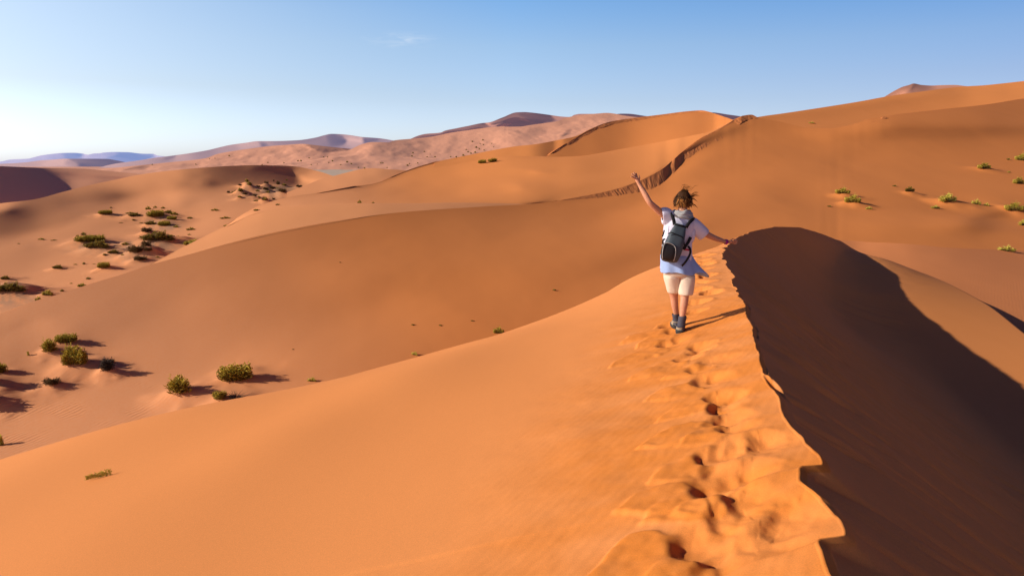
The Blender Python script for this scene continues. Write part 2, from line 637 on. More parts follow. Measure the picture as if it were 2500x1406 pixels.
CREST_PX = [(2030, 1406), (2008, 1350), (1998, 1322), (2064, 1310), (2058, 1289), (2037, 1256), (2003, 1213), (1968, 1188),
            (1957, 1178), (1949, 1152), (1950, 1140), (2002, 1134), (2000, 1123), (1972, 1091), (1947, 1060), (1929, 1044), (1914, 1022), (1904, 986),
            (1898, 970), (1886, 950), (1872, 927), (1863, 887), (1847, 842), (1834, 808), (1826, 780), (1815, 745), (1803, 715), (1792, 690), (1781, 660),
            (1766, 630), (1762, 614), (1775, 598), (1800, 580), (1840, 564), (1895, 553.5), (1950, 555), (2000, 569), (2050, 588)]
cz_v = [553.5, 556, 569, 588]
cu, cv = np.array(CREST_PX, float).T
# height of the crest below the eye along its length
zc_of_v = lambda i: np.interp(cv[i], [553, 564, 580, 598, 625, 690, 745, 850, 1000, 1200, 1406],
                              [-2.25, -2.18, -2.10, -2.02, -1.97, -1.86, -1.74, -1.68, -1.62, -1.55, -1.48])
zcr = np.array([zc_of_v(i) for i in range(len(cu))])
zcr[-3:] = [-2.45, -2.95, -3.75]
Xc, Zc = XZ(cu, cv)
ycr = zcr / Zc
xcr = Xc * ycr
o_ = np.argsort(ycr)
ycr, xcr, zcr = ycr[o_], xcr[o_], zcr[o_]
keep = np.concatenate([[True], np.diff(ycr) > 0.004])
ycr, xcr, zcr = ycr[keep], xcr[keep], zcr[keep]
ycr = np.concatenate([[-16, -8, -3, 0.5], ycr, [40, 50]])
xcr = np.concatenate([[-1.5, -0.2, 0.55, 0.98], xcr, [21, 27]])
zcr = np.concatenate([[-1.0, -1.25, -1.38, -1.44], zcr, [-5.6, -9.0]])

# stations along the dune: windward points, far foot first (x, z)
WST = {
    -16: [(-50, -13), (-36, -12), (-24, -9), (-14, -5), (-7.5, -3), (-3, -1.5)],
    -6: [(-45, -13), (-29, -10), (-18, -6), (-10, -3.7), (-4.8, -2.5), (-1.2, -1.62)],
    0: [(-42, -12.8), (-26, -9.3), (-15, -5.3), (-8, -3.35), (-3.4, -2.42), (-0.25, -1.72)],
    4: [(-38, -12.6), (-21, -8.6), (-11, -4.8), (-5.5, -3.15), (-2.0, -2.53), (0.9, -1.83)],
    8: [(-34, -12.6), (-18, -8.2), (-9, -4.55), (-5.2, -3.3), (-0.8, -2.6), (1.95, -1.98)],
    11: [(-31, -12.6), (-15.5, -8.8), (-8, -5.2), (-3, -3.56), (0.3, -2.78), (2.8, -2.03)],
    14: [(-28, -12.6), (-13.5, -9.4), (-6.5, -6.2), (-1.8, -4.2), (1.6, -2.84), (3.7, -2.08)],
    17: [(-26, -12.6), (-12, -10), (-5, -7.2), (-0.2, -5.0), (3.1, -2.80), (4.7, -2.2)],
    22: [(-22, -13), (-10, -11.3), (-4, -9), (1, -6.4), (4.5, -4.0), (6.8, -2.7)],
    26: [(-20, -13), (-9, -11.8), (-3, -10.2), (2, -7.8), (6, -5.0), (9, -3.1)],
    33: [(-20, -13.5), (-8, -13), (0, -12), (6, -9.5), (11, -6.6), (14.3, -4.6)],
    40: [(-18, -14), (-6, -13.5), (2, -13), (9, -11.5), (15, -9), (19.3, -6.8)],
    50: [(-12, -14), (0, -14), (8, -13.6), (15, -13), (21, -11.8), (25.5, -10)],
}
# lee: slip foot, basin floor, low ridge, its far foot
LST = {
    -16: [(4.9, -4.9), (7, -5.5), (9.5, -6.0), (11, -7.4), (20, -9)],
    -6: [(6.0, -5.2), (7.9, -5.7), (11, -6.1), (12.5, -7.6), (22, -9)],
    0: [(7.5, -5.6), (9.6, -6.0), (13, -6.3), (14.5, -7.6), (24, -9)],
    4: [(9.2, -6.3), (11.4, -6.6), (14, -6.75), (15.5, -7.8), (25, -9)],
    10: [(10.5, -6.4), (12.6, -6.65), (15.2, -6.75), (16.7, -7.7), (26, -9)],
    17: [(12.0, -6.12), (13.9, -6.25), (16.6, -6.25), (18.2, -7.4), (28, -9)],
    22: [(13.2, -5.45), (14.9, -5.6), (17.4, -5.78), (19, -7.2), (29, -9)],
    26: [(13.75, -4.52), (15.4, -4.76), (18.3, -5.25), (20, -7.0), (30, -9)],
    31: [(15.9, -4.08), (17.0, -4.28), (19.0, -4.95), (20.6, -6.8), (31, -9)],
    34: [(17.8, -4.45), (18.3, -4.6), (19.4, -5.05), (21.0, -6.8), (31, -9)],
    40: [(22.3, -6.2), (23, -6.5), (24, -6.9), (26, -8), (35, -10)],
    50: [(28, -9.6), (29, -10), (31, -10.6), (33, -11.5), (40, -12)],
}
# one row of stations is denser where the camera sees it large
ys = [-16.0]
while ys[-1] < 50:
    y = ys[-1]
    ys.append(y + (0.35 if y < 0 else 0.06 if y < 1.6 else max(0.010, 0.0042 * y) if y < 24 else 0.2))
ys = np.array(ys)
xc = np.interp(ys, ycr, xcr)
xs_ = pchip(ycr, xcr, ys)
xc = xs_
zc = np.interp(ys, ycr, zcr)
# small crumbling irregularities of the brink
amp = 0.012 * np.clip(ys, 0.5, 14) ** 0.9
xc = xc + np.where(ys > 1, amp * (fbm(ys * 1.3, ys * 0, 4, 11) * 0.38 + 0.22 * vnoise(ys * 5.2, ys * 0, 5) * sstep(.1, .5, vnoise(ys * .7, ys * 0, 8))), 0)

wy = np.array(sorted(WST), float)
wd = np.array([WST[int(k)] for k in wy])          # n x 6 x 2
ly = np.array(sorted(LST), float)
ld = np.array([LST[int(k)] for k in ly])
WX = [pchip(wy, wd[:, k, 0], ys) for k in range(6)]
WZ = [pchip(wy, wd[:, k, 1], ys) for k in range(6)]
LX = [pchip(ly, ld[:, k, 0], ys) for k in range(5)]
LZ = [pchip(ly, ld[:, k, 1], ys) for k in range(5)]
segs_w = [12, 18, 40, 80, 170, 110]
qw = np.concatenate([np.linspace(k, k + 1, n, endpoint=False) for k, n in enumerate(segs_w)] + [[6.0]])
nrow = len(ys)
Wpx = np.array(WX + [xc])
Wpz = np.array(WZ + [zc])
wx = catmull(np.arange(7), Wpx, qw).T
# heights follow the across-dune distance so that the flank is one even sweep
wz = np.empty_like(wx)
for i in range(nrow):
    wz[i] = pchip(Wpx[:, i], Wpz[:, i], np.minimum(wx[i], Wpx[-1, i]))
# slip face: straight at the angle of repose, easing into the basin
kern = np.exp(-0.5 * (np.arange(-60, 61) / 24.0) ** 2)
kern /= kern.sum()
xsm = np.convolve(np.pad(xc, 60, mode='edge'), kern, 'valid')
xsm = xsm + (xc - xsm) * sstep(7, 11, ys)
s1x = xsm + (LX[0] - xsm) * (0.72 - 0.12 * sstep(17, 22, ys) * (1 - sstep(31, 35, ys)))
s1z = zc + (LZ[0] - zc) * 0.80
s0x = np.maximum(xsm + 0.30, xc + 0.06)
s0z = zc + (s1z - zc) * (s0x - xsm) / (s1x - xsm)
Lpx = np.array([xc, s0x, s1x, LX[0], LX[1], LX[2]])
Lpz = np.array([zc, s0z, s1z, LZ[0], LZ[1], LZ[2]])
segs_l = [36, 130, 40, 34, 34]
ql = np.concatenate([np.linspace(k, k + 1, n, endpoint=False)[(1 if k == 0 else 0):] for k, n in enumerate(segs_l)] + [[5.0]])
ql = np.where((ql > 1) & (ql < 2), 1 + (ql - 1) ** 1.4, ql)
lx = np.array([np.interp(ql, np.arange(6), Lpx[:, i]) for i in range(nrow)])
lz = np.empty_like(lx)
for i in range(nrow):
    lz[i] = pchip(Lpx[:, i], Lpz[:, i], lx[i])
bx = np.array([np.interp(np.linspace(0, 2, 21)[1:], [0, 1, 2], [LX[2][i], LX[3][i], LX[4][i]]) for i in range(nrow)])
bz = np.array([np.interp(np.linspace(0, 2, 21)[1:], [0, 1, 2], [LZ[2][i], LZ[3][i], LZ[4][i]]) for i in range(nrow)])
FX = np.concatenate([wx, lx, bx], 1)
FZ = np.concatenate([wz, lz, bz], 1)
FY = np.repeat(ys[:, None], FX.shape[1], 1)
nW = wx.shape[1]
# soften along the dune (not across the brink)
FZ0 = FZ.copy()


def ray_fg(u, v):
    """where a sighting meets the smooth flank"""
    X, Z = XZ(u, v)
    X, Z = float(X), float(Z)
    last = None
    for i in range(nrow):
        y = ys[i]
        if y < 1.0:
            continue
        zz = np.interp(X * y, FX[i], FZ0[i])
        if Z * y <= zz:
            return X * y, y, float(zz)
    return X * 20, 20, -2.5


E = xc[:, None] - FX                     # distance to the left of the brink
dz = np.zeros_like(FZ)
loose = np.zeros_like(FZ)
# broad wind-shaped undulations and a faint rib along the flank
dz += 0.035 * fbm(FX * 0.22 + 3, FY * 0.16, 3, 21) * sstep(0.5, 4, E)
rb = [ray_fg(u, v) for u, v in ((1200, 850), (1000, 930), (700, 1085), (480, 1240), (290, 1395))]
rbx, rby = np.array([r[0] for r in rb]), np.array([r[1] for r in rb])
ordr = np.argsort(rby)
ribx = np.interp(FY, rby[ordr], rbx[ordr])
dd = (FX - ribx)
dz += 0.11 * np.exp(-(dd / 1.25) ** 2) * sstep(2.0, 3.0, FY) * (1 - sstep(9.5, 13, FY))
# fine wind texture near the brink
near = sstep(3.2, 0.3, np.abs(E)) * (E > 0)
dz += 0.008 * near * fbm(FX * 2.2, FY * 1.6, 4, 31)

# footprints: (u, v, length m, width m, depth m, turn)
PRINTS = [
    (1768, 1098, .26, .14, .05, 0.2), (1800, 1160, .26, .14, .045, 0.5), (1850, 1320, .28, .15, .045, 0.4), (1770, 1265, .24, .13, .05, 0), (1838, 1150, .22, .12, .045, 0.3), (1700, 905, .26, .14, .055, 0.2), (1752, 1000, .2, .12, .05, 0.2), (1690, 860, .24, .13, .045, 0.1), (1660, 826, .26, .14, .05, 0.1), (1800, 1100, .2, .12, .04, 0.5),
    (1694, 1330, .30, .17, .085, 0.25), (1745, 1378, .34, .11, .05, 0.75), (1752, 1182, .32, .19, .085, -0.5), (1722, 1203, .2, .13, .06, 0.2),
    (1812, 1214, .30, .14, .075, 0.1), (1921, 1258, .30, .17, .075, 0.7), (1727, 1118, .22, .13, .065, 0.1), (1738, 1146, .18, .11, .04, 0.3),
    (1867, 1083, .26, .14, .055, 0.7), (1852, 1072, .18, .12, .045, 0.3), (1774, 1021, .26, .14, .075, 0.3), (1783, 1048, .20, .13, .06, 0.4),
    (1745, 1032, .16, .12, .03, 0), (1755, 970, .30, .18, .08, 0.2), (1760, 990, .18, .13, .06, 0.3), (1792, 962, .16, .07, .03, 0.9),
    (1722, 928, .32, .18, .075, 0.3), (1745, 918, .16, .1, .03, 0.4), (1738, 883, .32, .2, .055, 0.2), (1667, 878, .28, .15, .075, 0.15),
    (1705, 845, .28, .15, .07, 0), (1706, 856, .16, .13, .05, 0), (1630, 841, .34, .2, .08, 0.2), (1635, 797, .30, .18, .08, 0.1),
    (1641, 811, .25, .14, .05, 0.1), (1691, 764, .30, .16, .05, 0), (1693, 741, .34, .18, .09, 0), (1728, 716, .36, .18, .085, 0.2),
    (1702, 708, .36, .17, .085, 0), (1719, 690, .36, .16, .06, 0), (1695, 689, .36, .16, .07, 0), (1703, 678, .3, .16, .05, 0), (1722, 673, .36, .17, .07, 0.1),
    (1716, 657, .3, .16, .05, 0), (1704, 638, .4, .2, .09, 0), (1711, 643, .4, .2, .09, 0), (1722, 645, .35, .16, .08, 0.3), (1704, 625, .4, .2, .09, 0),
    (1719, 626, .4, .2, .09, 0), (1725, 612, .4, .2, .08, 0), (1733, 605, .4, .2, .08, 0), (1745, 598, .5, .2, .08, 0), (1724, 600, .4, .2, .08, 0),
    (1752, 590, .5, .2, .08, 0), (1737, 594, .5, .2, .08, 0), (1766, 585, .5, .2, .08, 0),
]
hits = []
for (u, v, ln, wdt, dep, turn) in PRINTS:
    dep *= 0.66 if v > 800 else 0.95
    hx, hy, hz = ray_fg(u, v)
    hits.append((hx, hy))
    sel = np.where(np.abs(ys - hy) < 1.3)[0]
    sl = slice(sel[0], sel[-1] + 1)
    dx, dy = FX[sl] - hx, FY[sl] - hy
    wob = 0.035 * fbm(FX[sl] * 9 + hx * 7, FY[sl] * 9, 3, int(u) % 97)
    ca, sa = math.cos(turn), math.sin(turn)
    p, q = dx * ca - dy * sa, dx * sa + dy * ca
    # steep wall on the left (sunward), the right side slumped out
    pw = np.where(p < 0, wdt * 0.68, wdt * 1.15)
    r = np.sqrt((p / pw) ** 2 + (q / (ln * 0.60)) ** 2) + wob * 3
    pit = -dep * np.where(p < 0, 1 - sstep(0.28, 1.14, r), 1 - sstep(0.1, 1.3, r))
    rim = 0.10 * dep * np.exp(-((r - 1.3) / 0.28) ** 2) * (0.55 + 0.9 * vnoise(FX[sl] * 7, FY[sl] * 7, int(v) % 89))
    dz[sl] += (pit + rim) * (E[sl] > -0.12)
    loose[sl] = np.maximum(loose[sl], 0.55 * (1 - sstep(1.0, 1.9, r)))

# tongues of loose sand that ran down from the track: (head u, v), (tip u, v), head half-width m
TONGUES = [
    ((1636, 800), (1522, 841), .22), ((1640, 815), (1555, 850), .16), ((1628, 842), (1488, 896), .20), ((1665, 880), (1538, 929), .17), ((1735, 890), (1622, 926), .17),
    ((1716, 935), (1584, 977), .16), ((1752, 980), (1610, 1026), .16), ((1770, 1040), (1565, 1094), .17), ((1775, 1055), (1660, 1092), .12),
    ((1722, 1125), (1590, 1178), .14), ((1740, 1195), (1513, 1250), .20), ((1735, 1215), (1580, 1278), .17), ((1730, 1240), (1645, 1262), .10),
    ((1690, 1345), (1440, 1420), .24), ((1760, 1400), (1560, 1440), .2), ((1700, 760), (1600, 800), .15), ((1690, 745), (1620, 768), .14),
]
for k, (h, t, hw) in enumerate(TONGUES):
    ax, ay, _ = ray_fg(*h)
    bx_, by_, _ = ray_fg(*t)
    sel = np.where((ys > min(ay, by_) - 0.9) & (ys < max(ay, by_) + 0.9))[0]
    if not len(sel):
        continue
    sl = slice(sel[0], sel[-1] + 1)
    px, py = FX[sl], FY[sl]
    vx, vy = bx_ - ax, by_ - ay
    L2 = vx * vx + vy * vy
    t_ = ((px - ax) * vx + (py - ay) * vy) / L2
    tc_ = np.clip(t_, 0, 1)
    # a slow bend keeps the lobe from being straight
    bend = 0.08 * np.sin(tc_ * 3.0 + k)
    qx = px - (ax + vx * tc_) - bend * vy * 0.5
    qy = py - (ay + vy * tc_) + bend * vx * 0.5
    dist = np.sqrt(qx ** 2 + qy ** 2)
    half = hw * (0.75 + 0.45 * np.sin(np.pi * np.clip(tc_ * 0.8 + .1, 0, 1))) * np.sqrt(np.clip(1.02 - tc_ ** 2.4, 0.05, 1))
    ed = half * (1 + 0.22 * fbm(px * 5, py * 5, 4, 60 + k)) - dist
    m = sstep(-0.012, 0.03, ed) * sstep(0.0, .12, t_ + .05)
    th = 0.019 if k < 16 else 0.006
    dz[sl] += th * m * (0.35 + 0.65 * tc_) * (E[sl] > -0.02) + 0.006 * m * fbm(px * 6, py * 6, 3, 77 + k)
    loose[sl] = np.maximum(loose[sl], m * (0.95 if k < 16 else 0.6))
# the trodden strip along the brink
trod = sstep(2.3, 0.9, E) * (E > -0.05) * sstep(-2, 1.5, FY) * (1 - sstep(8.5, 12, FY))
loose = np.maximum(loose, 0.85 * trod * np.clip(0.75 + 0.6 * fbm(FX * 1.5, FY * 3.2, 3, 91), 0, 1))
dz += 0.012 * trod * fbm(FX * 1.1 + FY * 0.9, FY * 3.4 - FX * 1.2, 3, 95)

# slip face: long avalanche streaks running down to the right, clods and small scarps
lee = (E < 0)
down = np.clip(-E, 0, 9)
fl_across = FY * 1.0 + down * 0.10
flow = np.stack([fl_across * 5.0, down * 0.35, np.zeros_like(down)], -1)
fac = sstep(0.02, 0.5, down) * (1 - sstep(4.2, 6.5, down)) * (FY > 0)
sc_ = np.clip(FY, 2, 20) / 6
dz += fac * (0.040 * fbm(fl_across * 2.6, down * 0.35, 4, 41) + 0.030 * fbm(fl_across * 8, down * 0.8, 3, 43)) * np.clip(FY / 8, 0.5, 1.2) * (1 - .75 * sstep(13, 20, FY))
# scarps
for k in range(46):
    yy = 2.2 + 11 * rng.random() ** 1.4
    e0 = 0.3 + 2.2 * rng.random()
    ln = 0.2 + 0.5 * rng.random()
    c0 = yy + e0 * 0.10
    sel = np.abs(ys - yy) < 1.0
    idx = np.where(sel)[0]
    sl = slice(idx[0], idx[-1] + 1)
    a_ = (fl_across[sl] - c0) - 0.35 * (down[sl] - e0)
    s_ = (down[sl] - e0) / ln
    dz[sl] -= 0.075 * np.exp(-s_ ** 2) * np.exp(-(a_ / 0.035) ** 2) * (E[sl] < -0.1)
# tongues of sand shoved over the brink that still catch the sun
for (u, v, rx, ry, hh) in ((1894, 948, .03, .22, .05),):
    X, Z = XZ(u, v)
    for i in range(nrow):
        if ys[i] > 1 and float(Z) * ys[i] <= np.interp(float(X) * ys[i], FX[i], FZ0[i]):
            break
    hx, hy = float(X) * ys[i], ys[i]
    r = ((FX - hx) / rx) ** 2 + ((FY - hy) / ry) ** 2
    dz += hh * np.exp(-r ** 1.3) * (E < 0.0)

FZ = FZ0 + dz
ripmask = sstep(1.5, 6, FY) * 0 + 0.25 * near
obj_fg = grid_mesh('foreground_dune', np.stack([FX, FY, FZ], -1), SAND_NEAR, {'loose': loose, 'ripple': ripmask}, vecs={'flow': flow})
TERRAIN.append(obj_fg)

# ================================================================ MIDDLE DISTANCE
SAND_MID = sand('sand_middle', (0.74, 0.257, 0.069), (0.71, 0.243, 0.065), loose=(0.74, 0.32, 0.145), scale=0.05, ripple=0.014, ripple_scale=1.15, ripmask=True)
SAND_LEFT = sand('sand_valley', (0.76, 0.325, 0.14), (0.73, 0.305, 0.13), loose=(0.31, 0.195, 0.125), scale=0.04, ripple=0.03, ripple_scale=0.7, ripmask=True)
SAND_BRIGHT = sand('sand_bright', (0.78, 0.285, 0.083), (0.75, 0.27, 0.077), loose=(0.77, 0.32, 0.13), scale=0.05)
SAND_PALE = sand('sand_pale', (0.78, 0.325, 0.13), (0.75, 0.31, 0.12), scale=0.05)
SAND_RIP = sand('sand_rippled', (0.74, 0.265, 0.09), (0.71, 0.25, 0.083), scale=0.08, ripple=0.002, ripple_scale=2.3, ripmask=True)

# hummocks of sand gathered round the bushes: (u, v of the base, width in sighting units, height in m)
BUMPS_MD = [(122, 862, 60, .25), (190, 900, 110, .45), (262, 916, 60, .45), (128, 948, 70, .30), (440, 968, 120, .45), (575, 930, 140, .35), (555, 978, 110, .3), (-25, 945, 110, .4), (-20, 990, 100, .4), (162, 838, 80, .15),
            (2062, 480, 60, .6), (2085, 500, 60, .8), (2312, 500, 90, .9), (2400, 416, 60, .7), (2475, 518, 70, .7), (2220, 474, 40, .5)]
BUMPS_V2 = [(258, 527, 50, .6), (330, 532, 60, .5), (381, 534, 70, .9), (402, 552, 70, .7), (419, 544, 60, .6), (368, 553, 45, .6), (358, 571, 45, .7), (387, 596, 100, 1.5), (221, 594, 110, .9), (238, 612, 90, .9), (333, 626, 80, 1.1), (358, 616, 50, .9),
            (342, 640, 70, .6), (362, 626, 50, .6), (277, 620, 50, .6), (254, 659, 50, .7), (141, 656, 40, .4), (22, 721, 120, 1.4), (13, 683, 50, .4), (117, 723, 50, .4), (604, 460, 40, 1.4), (588, 476, 40, 1.2), (610, 466, 40, 1.0), (650, 458, 30, 1.0), (649, 472, 40, .9),
            (679, 470, 40, .9), (690, 481, 50, 1.3), (694, 459, 40, .7), (719, 478, 40, .7), (730, 463, 40, .7), (746, 473, 40, .7), (655, 480, 40, .8), (630, 475, 36, .7), (622, 488, 36, .7), (647, 495, 40, .8), (599, 483, 36, .7), (586, 488, 36, .6), (307, 604, 36, .4), (205, 579, 36, .4)]
T_MD = [(-420, 880), (-200, 815), (0, 766), (77, 737), (154, 715), (224, 692), (304, 668), (368, 646), (448, 625), (544, 598), (640, 574), (766, 549), (820, 540),
        (916, 525), (1012, 515.6), (1108, 509), (1204, 503), (1296, 498), (1392, 486), (1488, 467.5), (1552, 447.5), (1616, 415), (1664, 375.5),
        (1712, 341), (1760, 316), (1792, 296), (1814, 287), (1834, 284.5), (1850, 288), (1887, 294), (1924, 302), (1979, 313), (2027, 314), (2080, 305), (2120, 292), (2160, 285), (2175, 282),
        (2294, 268), (2405, 256), (2500, 241), (2700, 215), (2950, 200)]
B_FG = [(-420, 1330), (0, 1190), (530, 1080), (1000, 970), (1300, 890), (1620, 740), (1770, 690), (1900, 660), (2000, 670), (2050, 680), (2160, 680), (2300, 690), (2500, 705), (2950, 720)]
mid_sl = [(100, 800, -.02, .05), (0, 950, 0, .03), (300, 900, 0, .04), (600, 900, .02, .05), (100, 1000, .03, .02), (500, 1010, .05, .02),
          (0, 790, -.22, .15), (250, 715, -.28, .15), (120, 755, -.26, .15), (400, 680, -.26, .16), (600, 640, -.28, .16), (800, 580, -.30, .17), (1000, 545, -.32, .18), (500, 750, -.1, .12), (800, 700, -.15, .14), (1000, 600, -.27, .18),
          (1000, 760, -.06, .12), (1250, 700, -.11, .15), (1200, 540, -.32, .17), (1400, 560, -.31, .2), (1300, 610, -.24, .18), (1500, 650, -.17, .16), (1450, 700, -.15, .15),
          (1600, 530, -.24, .24), (1560, 490, -.26, .28), (1720, 470, -.28, .32), (1660, 480, -.28, .3), (1700, 420, -.28, .34), (1640, 440, -.28, .34), (1760, 390, -.26, .34), (1800, 380, -.22, .34), (1850, 330, -.20, .34), (1750, 340, -.27, .36), (1690, 390, -.28, .35), (1600, 460, -.27, .3), (1900, 420, -.14, .30), (1950, 350, -.20, .28), (1850, 470, -.2, .28),
          (2000, 470, -.14, .26), (1900, 540, -.12, .2), (2050, 400, -.24, .26), (2100, 440, -.24, .25), (2150, 370, -.18, .25), (2000, 330, -.08, .22), (2090, 315, -.05, .22),
          (2250, 420, -.22, .25), (2300, 380, -.21, .25), (2350, 300, -.25, .28), (2450, 280, -.30, .28), (2250, 300, -.22, .25), (2450, 360, -.21, .25), (2350, 340, -.23, .25), (2450, 450, -.20, .2),
          (2250, 480, -.20, .22), (2380, 508, -.06, .16), (2400, 540, -.36, .16), (2250, 560, -.17, .18), (2100, 560, -.14, .2), (2450, 590, -.18, .16), (2800, 500, -.15, .2), (2800, 300, -.2, .28), (-300, 900, -.05, .05)]
MD = Face('valley_dune', SAND_MID, T_MD, B_FG, bumps=BUMPS_MD, fu=4, ft=3, slopes=[(u, v, a + (.10 if u < 1700 else .105), b) for u, v, a, b in mid_sl], anchors=[(0, 790, 47), (575, 915, 35), (1296, 500, 99), (2450, 600, 78)], nu=170, nt=60, relax=140, bfree=.2, back=(40, .45, -.3), relief=0.05, rscale=.08,
          attrs={'loose': lambda u, v: sstep(1250, 150, u + (v - 800) * -.9), 'ripple': lambda u, v: (0.25 + .75 * sstep(980, 1050, v + u * .2)) * sstep(650, 350, u) * sstep(900, 990, v + u * .22) * np.clip(.55 + .9 * fbm(u * .012, v * .03, 3, 4), 0, 1)})

# the steep slip band that hangs under the long crest
CREST_M = [(1360, 490), (1392, 485), (1488, 466), (1552, 446), (1616, 413), (1664, 373), (1712, 338), (1760, 313), (1792, 293.5), (1814, 283), (1834, 280.5), (1850, 287)]
BAND_M = [(1360, 491.5), (1392, 488.5), (1488, 480), (1552, 470), (1590, 464), (1610, 456), (1632, 440), (1650, 410), (1664, 398), (1700, 371), (1760, 336), (1792, 314), (1814, 295), (1834, 289), (1850, 288)]


def along(pts, n=60):
    q = np.array(pts, float)
    uu = np.linspace(q[0, 0], q[-1, 0], n)
    return list(zip(uu, pchip(q[:, 0], q[:, 1], uu)))


def band(name, mat, crest, foot, ranger, slope=.45, n=520, m=26, seed=0, flute=.05, drop=14):
    """a slip face: the plane at the angle of repose that rises from the foot line to the brink"""
    cu_, cv_ = np.array(crest, float).T
    fu_, fv_ = np.array(foot, float).T
    u = np.linspace(cu_[0], cu_[-1], n)
    top = pchip(cu_, cv_, u)
    bot = np.maximum(pchip(fu_, fv_, u), top + .3)
    base = np.array([ranger(p, q) for p, q in zip(u, bot)])
    base = np.convolve(np.pad(base, 20, mode='edge'), np.ones(41) / 41, 'valid')
    F = P(u, bot, base)
    k = n // 9
    sm = lambda q: np.convolve(np.pad(q, k, mode='reflect', reflect_type='odd'), np.ones(2 * k + 1) / (2 * k + 1), 'valid')
    Fs = np.stack([sm(sm(F[:, i])) for i in range(3)], 1)
    T = np.gradient(Fs, axis=0)
    hl = np.linalg.norm(T[:, :2], axis=1)
    tx, ty, gt = T[:, 0] / hl, T[:, 1] / hl, T[:, 2] / hl
    ga, gb = gt * tx - slope * ty, gt * ty + slope * tx
    rows = []
    hgt = bot - top
    for t in np.linspace(0, 1.25, m):
        vv = top + hgt * t
        X, Z = XZ(u, vv)
        D = np.minimum(Z - ga * X - gb, -.06)
        d = (F[:, 2] - ga * F[:, 0] - gb * F[:, 1]) / D
        d = np.clip(d, base * .8, base * 1.35)
        pts = P(u, vv, d)
        st = fbm(u * 0.14 - t * 1.6, t * 0.9 + u * 0, 4, seed + 9, 0.6)
        pts[:, 2] += flute * st * np.minimum(1, hgt / 14) * min(1, t * 4) * base / 110
        rows.append(pts)
    R = np.array(rows)
    d0 = R[0, :, 1]
    back = R[0].copy()
    back[:, 0] -= drop * .4
    back[:, 2] -= drop * .2
    back2 = R[0].copy()
    back2[:, 0] -= drop
    back2[:, 1] += drop * .4
    back2[:, 2] -= drop * .6
    full = np.concatenate([[back2, back, R[0]], R], 0)
    o = grid_mesh(name, full, mat, cut=2)
    TERRAIN.append(o)
    if DEBUG:
        print('FACE band', name, ga[::n // 6].round(2), gb[::n // 6].round(2), (d0 / base)[::n // 6].round(2))
    return d0, u


SAND_SLIP = sand('sand_slip_face', (0.72, 0.25, 0.078), (0.64, 0.215, 0.066), scale=0.9)
d0m, um = band('valley_dune_slip_face', SAND_SLIP, CREST_M, BAND_M, MD.d, seed=5)

# valley at the left with its bush flats, and the bowl dune above it
T_V2 = [(-420, 585), (-200, 545), (0, 497), (80, 487.5), (160, 467), (224, 451), (272, 441), (346, 426), (416, 417), (512, 408.5), (576, 404.8), (620, 403.6), (660, 404), (700, 405.2), (724, 407), (756, 413), (788, 421.5), (810, 429), (835, 440), (880, 470)]
B_V2 = [(-420, 960), (0, 850), (154, 800), (368, 735), (544, 680), (700, 640), (880, 620)]
v2_sl = [(0, 505, .1, .2), (100, 505, -.2, .2), (200, 480, -.1, .2), (200, 510, -.08, .15), (330, 450, -.03, .2), (400, 450, -.05, .22), (350, 500, .10, .1), (420, 490, .12, .12), (300, 515, .08, .08), (500, 500, .04, .12), (560, 490, -.02, .14), (650, 500, -.05, .1),
         (60, 535, -.55, .12), (30, 528, -.4, .12), (-60, 545, -.55, .12), (-60, 520, 0, .15), (150, 545, -.3, .12), (50, 560, -.35, .1), (250, 545, -.12, .08), (300, 560, -.02, .06), (150, 575, -.18, .08), (50, 590, -.06, .05), (200, 590, -.2, .05), (130, 600, -.25, .05), (300, 600, .05, .03), (60, 640, -.22, .04), (200, 640, -.15, .03),
         (150, 680, -.05, .02), (100, 700, -.04, .02), (300, 650, -.02, .03), (400, 560, .08, .05), (450, 580, .10, .04), (500, 545, .08, .08), (370, 610, -.1, .05), (-200, 650, -.1, .05), (-200, 800, 0, .02), (40, 720, .05, .02), (120, 720, .08, .02),
         (420, 430, -.16, .22), (480, 425, -.42, .22), (480, 450, -.2, .2), (540, 412, -.42, .2), (520, 440, -.55, .2), (560, 430, -.6, .2), (620, 425, -.65, .2), (660, 440, -.65, .2), (700, 440, -.62, .2), (640, 460, -.1, .1), (600, 465, -.14, .12), (700, 415, -.5, .2), (735, 420, -.2, .25), (745, 435, .06, .2), (770, 430, .08, .25), (760, 450, .12, .15), (790, 440, .02, .2), (600, 408, -.35, .2), (680, 410, -.42, .2),
         (700, 475, -.02, .05), (760, 470, .08, .06), (640, 480, -.05, .05), (560, 460, -.12, .15)]
